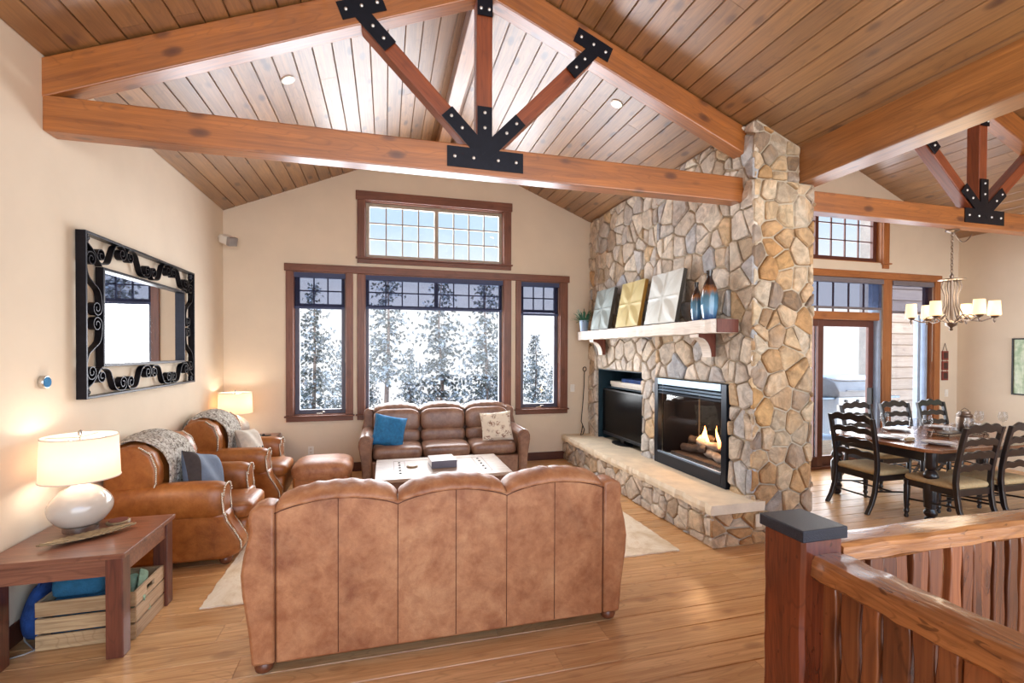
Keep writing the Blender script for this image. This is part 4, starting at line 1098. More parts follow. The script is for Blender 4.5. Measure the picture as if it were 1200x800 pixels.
def table_lamp(label, loc, body, shade, grp, k=1.0, energy=3.2):
    r = thing('table_lamp', label, 'lamp', loc, 0, grp)
    g = G(); g.lathe([(0, 0), (.088, 0), (.09, .004), (.09, .034), (.084, .04), (0, .04)], (0, 0, 0), 32, cap=False); mk('foot', g, M['brass'], r, smooth=40)
    g = G(); p = [(0, .04), (.085, .042)] + [(.062 + .102 * math.sin(PI * (.12 + .80 * i / 14)) ** .8, .045 + .215 * i / 14) for i in range(15)] + [(.05, .285), (.035, .30), (0, .302)]
    p = sorted(p, key=lambda q: q[1]); g.lathe(p, (0, 0, 0), 36, cap=False); mk('body', g, body, r, smooth=60)
    g = G(); g.tube([(0, 0, .30), (0, 0, .40)], .012); g.tube([(0, 0, .40), (0, 0, .60)], .006); g.tube([(-.187, 0, .59), (.187, 0, .59)], .0025, 5); g.tube([(0, -.187, .59), (0, .187, .59)], .0025, 5); mk('stem', g, M['brass'], r, smooth=60)
    g = G(); g.ball((0, 0, .45), .03, 12); bulb = mk('bulb', g, M['bulb'], r, smooth=180)
    g = G(); g.lathe([(.198, .33), (.188, .600)], (0, 0, 0), 48, cap=False); sh = mk('shade', g, shade, r, smooth=180, solid=.003)
    for (rad, z) in ((.1995, .333), (.1895, .598)):
        g = G(); g.tube([(rad * math.cos(a * PI / 24), rad * math.sin(a * PI / 24), z) for a in range(48)], .004, 6, True); mk('shade_rim', g, M['ceramicw'], sh, smooth=180)
    g = G(); g.lathe([(0, .60), (.012, .605), (.012, .63), (0, .64)], (0, 0, 0), 12, cap=False); mk('finial', g, M['brass'], r, smooth=60)
    for z, e in ((.52, energy), (.38, energy * .5)):
        l = bpy.data.lights.new('bulb_light', 'POINT'); l.energy = e; l.color = (1, .93, .84); l.shadow_soft_size = .045
        o = bpy.data.objects.new('bulb_light', l); COL.objects.link(o); o.parent = r; o.location = (0, 0, z)
    return r
M['bulb'] = emit('lit_bulb', (255, 226, 180), 5)
table_lamp('round glazed ceramic lamp with a wide linen shade on the front lamp table', (-1.885, 3.60, .60), M['ceramic'], M['shade'], 'table lamps', energy=3.2)
table_lamp('pale textured ceramic lamp lit on the corner table', (-1.89, 6.80, .60), M['ceramicw'], M['shade2'], 'table lamps', energy=3.2)
def leaf_tray(label, loc, rz, L, W, mat, grp=None):
    r = thing('leaf_tray', label, 'tray', loc, rz)
    def f(u, v):
        a = 2 * u - 1; w = W / 2 * (1 - abs(a) ** 2.2) ** .8 + .001; b = 2 * v - 1
        return (a * L / 2, b * w, .006 + .030 * (a * a * .7 + b * b * .6 * (1 - a * a)) + .0025 * math.sin(a * 46 + abs(b) * 6))
    g = G(); g.grid(f, 60, 14); mk('dish', g, mat, r, smooth=60, solid=.006)
    g = G(); g.tube([(L / 2 * (2 * i / 20 - 1) * .94, 0, .012 + .030 * (2 * i / 20 - 1) ** 2 * .7) for i in range(21)], .004, 6); mk('midrib', g, mat, r, smooth=60)
leaf_tray('long carved leaf dish in front of the front lamp', (-1.75, 3.42, .60), .66, .46, .11, M['gold'])
def coaster(label, x, y, z, r0, mat):
    r = thing('coaster', label, 'coaster', (x, y, z))
    g = G(); g.lathe([(0, 0), (r0, 0), (r0, .01), (r0 * .94, .014), (0, .014)], (0, 0, 0), 28, cap=False); mk('disc', g, M['gold'], r, smooth=40)
    g = G(); g.lathe([(r0 * .8, .014), (r0 * .8, .019), (0, .02)], (0, 0, 0), 28, cap=False); mk('inlay', g, mat, r, smooth=40)
coaster('round red-brown coaster beside the front lamp', -1.725, 3.69, .60, .065, M['stone_c'])
leaf_tray('small dark boat-shaped dish beside the corner lamp', (-1.60, 6.80, .60), .2, .26, .09, M['ebony'])
for i, (x, y) in enumerate(((-1.63, 6.82), (-1.60, 6.79), (-1.56, 6.81))):
    g = G(); g.ball((0, 0, 0), .018, 10); tag(mk('decor_ball', g, M['ebony'] if i else M['red'], smooth=180, loc=(x, y, .634)), ['round ball at the lamp end of the dark dish', 'round ball in the middle of the dark dish', 'round ball at the room end of the dark dish'][i], 'ornament', 'balls in the dark dish')
coaster('flat tan coaster at the front edge of the corner table', -1.60, 6.60, .60, .06, M['stone_c'])
def drink_table():
    r = thing('drink_table', 'small round dark pedestal table between the two armchairs', 'side table', (-1.80, 5.345, 0))
    g = G(); g.lathe([(0, .60), (.13, .60), (.145, .606), (.15, .616), (.145, .622), (.13, .618), (0, .618)], (0, 0, 0), 32, cap=False); mk('table_top', g, M['darkw'], r, smooth=40)
    g = G(); g.lathe([(0, .05), (.03, .05), (.022, .12), (.018, .3), (.024, .34), (.018, .38), (.022, .56), (.04, .60), (0, .60)], (0, 0, 0), 16, cap=False); mk('stem', g, M['darkw'], r, smooth=60)
    g = G(); g.lathe([(0, 0), (.13, 0), (.125, .02), (.06, .05), (0, .055)], (0, 0, 0), 28, cap=False); mk('foot', g, M['darkw'], r, smooth=60)
M['darkw'] = plain('dark_turned_wood', (66, 42, 40), .3, 0, .2, 10)
drink_table()
g = G(); g.lathe([(0, 0), (.032, 0), (.036, .012), (.036, .02), (0, .02)], (0, 0, 0), 20, cap=False); tag(mk('small_tin', g, M['brass'], smooth=40, loc=(-1.86, 5.33, .619)), 'small metal tin on the round pedestal table', 'tin')

def crate():
    r = thing('wooden_crate', 'rough pine slat crate under the front lamp table', 'crate', (-1.71, 3.50, 0)); X, Y, H = .248, .19, .285
    for z in (.0, .098, .196):
        g = G(); g.box(-X, X, -Y, -Y + .014, z + .004, z + .09, rr()); mk('front_slat', g, M['crate'], r, bevel=.003)
        g = G(); g.box(-X, X, Y - .014, Y, z + .004, z + .09, rr()); mk('back_slat', g, M['crate'], r, bevel=.003)
        g = G(); g.box(-X, -X + .014, -Y + .016, Y - .016, z + .004, z + .09, rr()); mk('end_slat', g, M['crateY'], r, bevel=.003)
        q = rr(); g = G()
        if z < .15: g.box(X - .014, X, -Y + .016, Y - .016, z + .004, z + .09, q)
        else:   # hand hole
            for a, b, c, d in ((-Y + .016, -.05, .2, .286), (.05, Y - .016, .2, .286), (-.05, .05, .2, .225), (-.05, .05, .262, .286)): g.box(X - .014, X, a, b, c, d, q)
        mk('end_slat', g, M['crateY'], r)
    g = G(); g.box(-X + .014, X - .014, -Y + .014, Y - .014, .004, .018, rr()); mk('bottom', g, M['crate'], r)
crate()
def folded(label, loc, s, mat, name='folded_throw', rz=0):
    r = thing(name, label, 'blanket', loc, rz)
    for k in range(3):
        g = G(); g.puff((0, 0, s[2] * (k * 2 + 1)), (s[0] * (1 - .03 * k), s[1], s[2] * 1.12), (.5, .25), (36, 10)); mk('fold', g, mat, r, smooth=180)
folded('teal blue folded fleece throw in the crate', (-1.79, 3.50, .019), (.14, .14, .062), M['bluethrow'])
r = thing('rolled_towel', 'pale green rolled towel in the right end of the crate', 'towel', (-1.53, 3.50, .24))
g = G(); g.ribbon([((.006 + .0085 * t) * math.cos(t * 1.0) , 0, (.006 + .0085 * t) * math.sin(t * 1.0) * .8) for t in [k * .25 for k in range(31)]], (0, 1, 0), .20, .012); mk('roll', g, M['greenthrow'], r, smooth=60); r.location = (-1.545, 3.48, .235); r.rotation_euler = (.5, 0, .3)
r = thing('rolled_towel', 'pale green rolled towel lying below the other in the crate', 'towel', (-1.545, 3.56, .10))
g = G(); g.ribbon([((.006 + .009 * t) * math.cos(t), 0, (.006 + .009 * t) * math.sin(t)) for t in [k * .25 for k in range(31)]], (0, 1, 0), .18, .012); mk('roll', g, M['greenthrow'], r, smooth=60); r.rotation_euler = (0, 0, .2)
r = thing('fabric_bag', 'navy blue slumped bag on the floor behind the left leg of the lamp table', 'bag', (-2.04, 3.52, 0))
g = G(); g.puff((0, 0, .16), (.06, .14, .16), (.7, .7), (28, 20)); g.v = [(x * (1 - .35 * max(0, z - .16) / .16), y * (1 - .4 * max(0, z - .16) / .16), z) for x, y, z in g.v]; mk('body', g, M['navy'], r, smooth=180)
g = G(); g.tube([(0, -.05, .29), (.01, -.04, .34), (.01, .04, .34), (0, .05, .29)], .008); mk('strap', g, M['navy'], r, smooth=60)
g = G(); g.tube([(-2.10, 3.30, .004), (-2.06, 3.27, .004), (-2.0, 3.30, .004), (-1.97, 3.33, .004), (-2.01, 3.37, .004), (-2.06, 3.40, .03), (-2.09, 3.44, .10)], .004, 6); tag(mk('power_cable', g, M['grey'], smooth=60), 'thin cord on the floor under the front lamp table', 'cord')

def coffee_table():
    r = thing('coffee_table', 'whitewashed wooden coffee table between the two sofas', 'coffee table', (.60, 5.28, .0125)); W, D, H = 1.42, .92, .45
    g = G(); n = 7
    for k in range(n): g.box(-W / 2 + W * k / n + .001, -W / 2 + W * (k + 1) / n - .001, -D / 2, D / 2, H - .035, H)
    g = G(); g.box(-W / 2, W / 2, -D / 2, D / 2, H - .035, H); mk('table_top', g, M['coffee'], r, bevel=.008)
    g = G()
    for (a, b, c, d) in ((-.52, .52, -.33, -.322), (-.52, .52, .322, .33), (-.52, -.512, -.33, .33), (.512, .52, -.33, .33), (-.40, -.392, -.33, .33), (.392, .40, -.33, .33)): g.box(a, b, c, d, H, H + .0015)
    mk('inlay_line', g, M['coffeed'], r)
    for s in (-1, 1):
        for k in range(5):
            g = G(); g.ball((s * .455, -.24 + .12 * k, H + .002), .014, 10, (1, 1, .5)); mk('stud', g, M['studs'], r, smooth=180)
    for sx in (-1, 1):
        for sy in (-1, 1):
            g = G(); x, y = sx * (W / 2 - .09), sy * (D / 2 - .09); g.box(x - .05, x + .05, y - .05, y + .05, 0, H - .035); mk('leg', g, M['coffeed'], r, bevel=.006)
    for s in (-1, 1):
        g = G(); g.box(-W / 2 + .12, W / 2 - .12, s * (D / 2 - .06) - .015, s * (D / 2 - .06) + .015, H - .15, H - .035); mk('apron', g, M['coffeed'], r)
        g = G(); g.box(s * (W / 2 - .06) - .015, s * (W / 2 - .06) + .015, -D / 2 + .12, D / 2 - .12, H - .15, H - .035); mk('apron', g, M['coffeed'], r)
    g = G(); g.box(-W / 2 + .1, W / 2 - .1, -D / 2 + .1, D / 2 - .1, .10, .125); mk('lower_shelf', g, M['coffeed'], r, bevel=.004)
coffee_table()
r = thing('binder_book', 'thick white-topped grey binder on the coffee table', 'book', (.61, 5.30, .466), .06)
g = G(); g.box(-.14, .14, -.15, .15, 0, .006); g.box(-.14, .14, -.15, .15, .074, .08); g.box(-.14, .14, -.152, -.14, 0, .08); mk('cover', g, M['book'], r, bevel=.002)
g = G(); g.box(-.135, .135, -.139, .145, .007, .073); mk('pages', g, M['china'], r)
g = G(); g.box(-.14, .14, -.148, .15, .0802, .0815); mk('top_sheet', g, M['china'], r)
coaster('pale round coaster left of the binder on the coffee table', .28, 5.30, .4645, .062, M['china'])
g = G(); a, b, c, d = -1.215, 2.49, 3.58, 6.12
nn = 60
poly = [(a + (b - a) * k / nn, c + R.uniform(-.006, .006)) for k in range(nn + 1)] + [(b + R.uniform(-.006, .006), c + (d - c) * k / nn) for k in range(1, nn)] + [(b - (b - a) * k / nn, d + R.uniform(-.006, .006)) for k in range(nn + 1)] + [(a + R.uniform(-.006, .006), d - (d - c) * k / nn) for k in range(1, nn)]
g.prism(poly, .001, .012, 'Z'); tag(mk('area_rug', g, M['rug']), 'cream mottled area rug under the sofas and coffee table', 'rug')
# ------------------------------------------------------------------ things on the walls
def spiral_scroll(L, h, s=1):
    """S-scroll from (-L/2) to (L/2) with a curl at both ends (2-D)"""
    rs = h * .32; half = []; n = 30; c = (-L / 2 + rs * 1.02, h / 2 - rs)
    for k in range(n + 1):
        t = k / n; rad = rs * (.22 + .78 * t); a = PI / 2 + PI * 3.2 * (1 - t)
        half.append((c[0] + rad * math.cos(a), s * (c[1] + rad * math.sin(a))))
    e = half[-1]; m = 14; b0, b1, b2, b3 = e, (e[0] + L * .30, s * h / 2), (-L * .08, s * h * .30), (0, 0)
    for k in range(1, m + 1):
        t = k / m; q = 1 - t
        half.append(tuple(q ** 3 * p0 + 3 * q * q * t * p1 + 3 * q * t * t * p2 + t ** 3 * p3 for p0, p1, p2, p3 in zip(b0, b1, b2, b3)))
    return half + [(-a, -b) for a, b in reversed(half[:-1])]
def mirror():
    Y0, Y1, Z0, Z1 = 4.0, 5.96, 1.395, 2.60; cy, cz = (Y0 + Y1) / 2, (Z0 + Z1) / 2
    r = thing('wall_mirror', 'large mirror in a black scrolled iron frame on the left wall', 'mirror', (XL, cy, Z0)); W, H = Y1 - Y0, Z1 - Z0; hw = W / 2
    def rect(name, w, h0, h1, t, x0, x1, mat):
        for (a, b, c, d) in ((-w, -w + t, h0, h1), (w - t, w, h0, h1), (-w + t, w - t, h0, h0 + t), (-w + t, w - t, h1 - t, h1)):
            g = G(); g.box(x0, x1, a, b, c, d); mk(name, g, mat, r, bevel=.002)
    rect('outer_frame', hw, 0, H, .018, .012, .075, M['cast'])
    iw, i0, i1 = hw - .235, .225, H - .225
    rect('inner_frame', iw, i0, i1, .022, .012, .065, M['cast'])
    g = G(); g.box(.014, .022, -iw + .01, iw - .01, i0 + .01, i1 - .01); mk('mirror_glass', g, M['mirror'], r)
    bw = .235 - .018
    def put(cyy, czz, L, h, s, vert):
        pts = spiral_scroll(L, h, s); g = G()
        q = [(.045, cyy + (b if vert else a), czz + (a if vert else b)) for a, b in pts]
        g.ribbon(q, (1, 0, 0), .045, .006); mk('scroll', g, M['cast'], r, smooth=50)
    n = 4; Ls = (2 * hw - .30) / n
    for z, sg in ((i1 + .02 + (H - .018 - i1 - .02) / 2, 1), ((i0 + .018) / 2, -1)):
        for k in range(n): put(-hw + .15 + Ls * (k + .5), z, Ls * 1.0, bw - .03, sg * (1 if k % 2 else -1), False)
    n = 2; Lv = (H - .26) / n
    for y, sg in ((-hw + .12, 1), (hw - .12, -1)):
        for k in range(n): put(y, .13 + Lv * (k + .5), Lv, bw - .03, sg * (1 if k % 2 else -1), True)
    for sy in (-1, 1):
        for z in (.045, H - .045):
            g = G()
            for a in range(5):
                an = a * PI * 2 / 5; g.ball((.045, sy * (hw - .05) + .022 * math.cos(an), z + .022 * math.sin(an)), .018, 8)
            g.ball((.05, sy * (hw - .05), z), .016, 8); mk('rosette', g, M['cast'], r, smooth=180)
            g = G(); g.ribbon([(.045, sy * (hw - .03), z + (.03 if z < .5 else -.03)), (.045, sy * (hw - .10), z + (.07 if z < .5 else -.07)), (.045, sy * (hw - .215), z + (.18 if z < .5 else -.18))], (1, 0, 0), .045, .006); mk('corner_strap', g, M['cast'], r)
mirror()
r = thing('thermostat', 'small round metal thermostat on the left wall beside the mirror', 'thermostat', (XL, 3.68, 1.54))
g = G(); g.lathe([(0, -.003), (.042, -.003), (.042, .02), (.038, .03), (0, .03)], (0, 0, 0), 32, 'X', cap=False); mk('body', g, M['brass'], r, smooth=40)
g = G(); g.lathe([(.034, .03), (.034, .033), (0, .034)], (0, 0, 0), 32, 'X', cap=False); mk('dial', g, M['bluecush'], r, smooth=40)
r = thing('wall_speaker', 'small grey and white wall speaker high in the corner by the windows', 'speaker', (XL, 6.98, 3.21))
g = G(); g.lathe([(0, 0), (.03, 0), (.03, .012), (0, .014)], (0, 0, .02), 16, 'X', cap=False); g.tube([(.01, 0, .02), (.05, -.02, .02), (.075, -.04, 0)], .012); mk('bracket', g, M['white'], r, smooth=50)
g = G(); g.box(-.10, .04, -.06, .06, -.055, .055); b = mk('cabinet', g, M['white'], r, bevel=.012, loc=(.13, -.06, -.02), rot=(.2, .35, -.55))
g = G(); g.box(.04, .095, -.062, .062, -.057, .057); mk('grille_face', g, M['grey'], b, bevel=.008)
def wall_plate(label, loc, rz, rock=True):
    r = thing('wall_plate', label, 'switch' if rock else 'outlet', loc, rz)
    g = G(); g.box(-.037, .037, -.007, 0, -.06, .06); mk('cover', g, M['white'], r, bevel=.003)
    if rock:
        g = G(); g.box(-.012, .012, -.014, -.006, -.025, .025); mk('toggle', g, M['white'], r, bevel=.002)
    else:
        for z in (-.024, .024): g = G(); g.box(-.015, .015, -.010, -.006, z - .015, z + .015); mk('socket', g, M['ceramicw'], r, bevel=.003)
wall_plate('white light switch on the window wall beside the chimney', (2.945, YB, 1.15), 0); wall_plate('white power outlet low on the window wall behind the ottoman', (-1.03, YB, .33), 0, False)
wall_plate('white light switch under the wall hanging in the dining room', (8.83, YD, 1.09), 0)
r = thing('wall_hanging', 'three russet tiles strung one above another on the dining room wall', 'wall art', (8.77, YD, 1.30))
for k in range(3):
    g = G(); g.box(-.065, .065, -.025, -.006, k * .165, k * .165 + .145); t = mk('tile', g, M['red'], r, bevel=.004)
    g = G(); g.box(-.042, .042, -.029, -.024, k * .165 + .025, k * .165 + .12); mk('tile_center', g, M['darkw'], t, bevel=.002)
g = G(); g.tube([(-.05, -.012, .475), (0, -.012, .60), (.05, -.012, .475)], .004, 6); g.tube([(-.05, -.012, 0), (-.05, -.012, .475)], .003, 5); g.tube([(.05, -.012, 0), (.05, -.012, .475)], .003, 5); mk('string', g, M['darkw'], r)
r = thing('framed_picture', 'framed green aspen print on the dining room side wall', 'picture', (XR, 4.30, 1.125))
w, h = .54, .84
for (a, b, c, d) in ((-w, -w + .02, 0, h), (w - .02, w, 0, h), (-w + .02, w - .02, 0, .02), (-w + .02, w - .02, h - .02, h)):
    g = G(); g.box(-.035, 0, a, b, c, d); mk('frame', g, M['black'], r, bevel=.003)
g = G(); g.box(-.018, -.006, -w + .018, w - .018, .018, h - .018); mk('print', g, M['picture'], r)

# ------------------------------------------------------------------ dining set
def wavy(w, h, amp, n=28, up=True):
    """ladder-back slat outline: scalloped top, straighter bottom"""
    top = []
    for i in range(n + 1):
        t = i / n; x = -w / 2 + w * t; k = abs(2 * t - 1)
        top.append((x, h / 2 + amp * (.9 * (1 - k ** 2) + .35 * math.cos(k * PI * 3.0))))
    bot = [(x, -h / 2 + (z - h / 2) * .75) for x, z in top]
    return bot + top[::-1]
def dining_chair(label, loc, rz, grp):
    r = thing('dining_chair', label, 'chair', loc, rz, grp); eb = M['ebony']; w = .235; SH = .445
    def post(s):
        g = G(); prof = [(.36, .0), (.30, .10), (.255, .22), (.235, .36), (.228, .48), (.235, .60), (.26, .76), (.29, .92), (.315, 1.03)]
        n = len(prof); vs = []
        for k, (y, z) in enumerate(prof):
            t = .020 if z > .2 else .019; xx = s * (w + (.012 * (z / 1.03) if z > .45 else 0)); hx = .021
            vs += [(xx - hx, y - t, z), (xx + hx, y - t, z), (xx + hx, y + t, z), (xx - hx, y + t, z)]
        fs = [(3, 2, 1, 0), tuple(range(4 * n - 4, 4 * n))] + [(4 * k + i, 4 * k + (i + 1) % 4, 4 * k + 4 + (i + 1) % 4, 4 * k + 4 + i) for k in range(n - 1) for i in range(4)]
        g.add(vs, fs); return g
    for s in (-1, 1): mk('back_post', post(s), eb, r, bevel=.006)
    for k, (z, h, amp) in enumerate(((1.0, .075, .032), (.865, .062, .026), (.735, .062, .026), (.605, .062, .026))):
        y = .235 + (z - .60) * .19; g = G(); g.prism(wavy(2 * w + .01, h, amp), -.011, .011, 'Y'); mk('back_slat', g, eb, r, bevel=.004, loc=(0, y, z), rot=(-.18, 0, 0))
    for s in (-1, 1):
        g = G(); g.lathe([(0, 0), (.016, 0), (.022, .02), (.014, .04), (.024, .06), (.026, .075), (.016, .09), (.022, .11), (.026, .2), (.027, .34), (.022, .36), (.028, .385), (.028, .40), (0, .40)], (s * w, -.22, 0), 14, cap=False); mk('front_leg', g, eb, r, smooth=50)
        g = G(); g.box(s * w - .011, s * w + .011, -.21, .235, .345, .41); mk('side_rail', g, eb, r, bevel=.004)
        g = G(); g.tube([(s * w, -.21, .20), (s * w, .245, .24)], .010); mk('side_stretcher', g, eb, r, smooth=60)
    g = G(); g.box(-w, w, -.232, -.208, .345, .41); mk('front_rail', g, eb, r, bevel=.004)
    g = G(); g.box(-w, w, .215, .24, .345, .41); mk('back_rail', g, eb, r, bevel=.004)
    g = G(); g.tube([(-w, .0, .22), (w, .0, .22)], .010); mk('cross_stretcher', g, eb, r, smooth=60)
    g = G(); g.tube([(-w, .27, .17), (w, .27, .17)], .010); mk('back_stretcher', g, eb, r, smooth=60)
    g = G(); g.puff((0, -.01, .435), (.262, .245, .042), (.6, .22), (36, 10)); mk('seat', g, M['seat'], r, smooth=180)
    return r
GD = 'dark ladder-back dining chairs'
dc = dining_chair('dark ladder-back dining chair at the near head of the table, by the glass door', (5.37, 4.11, 0), PI / 2, GD)
def rzdup(x, y, rz, label): return dup(dc, (x, y, 0), rz, label, GD)
# chairs with backs to the viewer
rzdup(5.59, 3.50, PI, 'dark ladder-back dining chair on the rail side, nearest the table corner leg')
rzdup(6.22, 3.50, PI, 'dark ladder-back dining chair on the rail side, cut by the photo edge')
rzdup(6.25, 4.70, 0, 'dark ladder-back dining chair before the glass door on the far side of the table')
rzdup(6.96, 4.70, 0, 'dark ladder-back dining chair before the side window, middle of the far side')
rzdup(7.66, 4.70, 0, 'dark ladder-back dining chair under the wall hanging on the far side')
def dining_table():
    x0, x1, y0, y1 = 5.30, 8.05, 3.42, 4.66; r = thing('dining_table', 'long wooden dining table with dark turned legs', 'dining table', ((x0 + x1) / 2, (y0 + y1) / 2, 0)); hx, hy = (x1 - x0) / 2, (y1 - y0) / 2
    c = .10; poly = [(-hx + c, -hy), (hx - c, -hy), (hx, -hy + c), (hx, hy - c), (hx - c, hy), (-hx + c, hy), (-hx, hy - c), (-hx, -hy + c)]
    g = G(); g.prism(poly, .728, .765, 'Z'); mk('table_top', g, M['dtop'], r, bevel=.008)
    g = G(); hx2, hy2 = hx - .10, hy - .10
    for (a, b, d, e) in ((-hx2, hx2, -hy2 - .012, -hy2 + .012), (-hx2, hx2, hy2 - .012, hy2 + .012)):
        g = G(); g.box(a, b, d, e, .62, .728); mk('apron', g, M['ebony'], r)
    for s in (-1, 1): g = G(); g.box(s * hx2 - .012, s * hx2 + .012, -hy2 + .015, hy2 - .015, .62, .728); mk('apron', g, M['ebony'], r)
    prof = [(0, 0), (.03, 0), (.05, .02), (.052, .045), (.034, .065), (.055, .085), (.06, .11), (.045, .135), (.042, .15), (.058, .16), (.064, .3), (.066, .40), (.05, .425), (.036, .44), (.06, .46), (.066, .49), (.05, .525), (.032, .545), (.05, .565), (.055, .60), (.055, .728), (0, .728)]
    for sx in (-1, 1):
        for sy in (-1, 1): g = G(); g.lathe(prof, (sx * hx2, sy * hy2, 0), 10, cap=False); mk('leg', g, M['ebony'], r, smooth=40)
dining_table()
TZ = .766
def wine_glass(label, x, y, s=1):
    r = thing('wine_glass', label, 'glass', (x, y, TZ), 0, 'wine glasses on the dining table')
    g = G(); g.lathe([(0, .004), (.034, .001), (.036, .003), (.006, .008), (.004, .02), (.0038, .09), (.012, .105), (.036, .13), (.046, .165), (.044, .20), (.036, .235), (.0345, .235), (.042, .20), (.044, .165), (.034, .132), (.0, .108)], (0, 0, 0), 24, cap=False)
    g.v = [(a * s, b * s, c * s) for a, b, c in g.v]; mk('bowl', g, M['wine'], r, smooth=60)
for a in ((5.72, 3.90, 1.05, 'wine glass near the head end of the dining table, closest to the viewer'), (6.16, 4.06, 1.05, 'wine glass behind the first plate, left of the centre tray'), (6.32, 3.74, 1.05, 'wine glass just left of the rail-side chair back'), (5.98, 4.42, 1.0, 'wine glass on the far left of the table before the glass door'), (7.35, 4.25, 1, 'wine glass right of the candle lantern'), (7.55, 4.12, 1, 'rightmost of the wine glasses in view')): wine_glass(a[3], a[0], a[1], a[2])
def plate_set(label, x, y, nap):
    r = thing('dinner_plate', label, 'plate', (x, y, TZ), 0, 'place settings')
    g = G(); g.lathe([(0, .004), (.08, .002), (.10, .010), (.145, .022), (.146, .026), (.10, .016), (.08, .010), (0, .009)], (0, 0, 0), 36, cap=False); mk('charger', g, M['china'], r, smooth=60)
    g = G(); g.lathe([(0, .016), (.06, .014), (.105, .028), (.105, .031), (.06, .019), (0, .02)], (0, 0, 0), 32, cap=False); mk('salad_plate', g, M['china'], r, smooth=60)
    return r
for l, x, y in (('white plate at the head end of the dining table', 5.58, 4.05), ('white plate at the near side beside the corner chair', 5.72, 3.66), ('white plate at the far left side before the glass door', 6.22, 4.44), ('white plate at the far side middle seat', 6.95, 4.45), ('white plate at the second near-side seat', 6.35, 3.64), ('white plate at the far side right seat', 7.62, 4.45)): plate_set(l, x, y, 0)
r = thing('napkin', 'rolled beige napkin right of the head-end plate', 'napkin', (5.62, 3.88, TZ), .3); g = G(); g.puff((0, 0, .02), (.10, .03, .02), (.8, .6), (20, 10)); mk('cloth', g, M['napkin'], r, smooth=180)
r = thing('tray_stand', 'long black iron tray with curled handles in the middle of the table', 'tray', (6.62, 4.03, TZ))
g = G(); g.box(-.36, .36, -.10, .10, .03, .042); mk('tray', g, M['ebony'], r, bevel=.004)
for s in (-1, 1):
    g = G(); g.tube([(s * (.36 + .02 * t), 0, .036 + .05 * math.sin(t * .9)) for t in range(8)], .005, 6); mk('handle', g, M['bronze'], r, smooth=60)
    g = G(); g.tube([(s * .3, -.09, .03), (s * .33, -.11, .008), (s * .33, .11, .008), (s * .3, .09, .03)], .005, 6); mk('foot', g, M['ebony'], r, smooth=60)
r = thing('candle_lantern', 'dark pewter candle lantern on the centre tray', 'lantern', (6.72, 4.03, TZ + .043))
g = G(); g.lathe([(0, 0), (.06, 0), (.075, .03), (.08, .14), (.07, .17), (.075, .18), (.075, .2), (.055, .215), (.055, .235), (0, .235)], (0, 0, 0), 24, cap=False); mk('body', g, M['bronze'], r, smooth=40)
g = G(); g.tube([(-.075, 0, .19), (-.06, 0, .25), (0, 0, .275), (.06, 0, .25), (.075, 0, .19)], .004, 6); mk('bail', g, M['bronze'], r, smooth=60)
for i, x in enumerate((6.42, 6.55, 6.90)):
    r = thing('votive_holder', ['clear votive holder at the left end of the centre tray', 'clear votive holder next to the lantern', 'clear votive holder at the right end of the centre tray'][i], 'candle holder', (x, 4.03, TZ + .043), 0, 'votive holders on the tray')
    g = G(); g.lathe([(0, 0), (.03, 0), (.034, .03), (.028, .07), (.036, .10), (.034, .10), (.026, .07), (.03, .03), (0, .02)], (0, 0, 0), 20, cap=False); mk('cup', g, M['wine'], r, smooth=60)
    g = G(); g.lathe([(0, .02), (.024, .02), (.024, .05), (0, .052)], (0, 0, 0), 16, cap=False); mk('candle', g, M['china'], r, smooth=40)

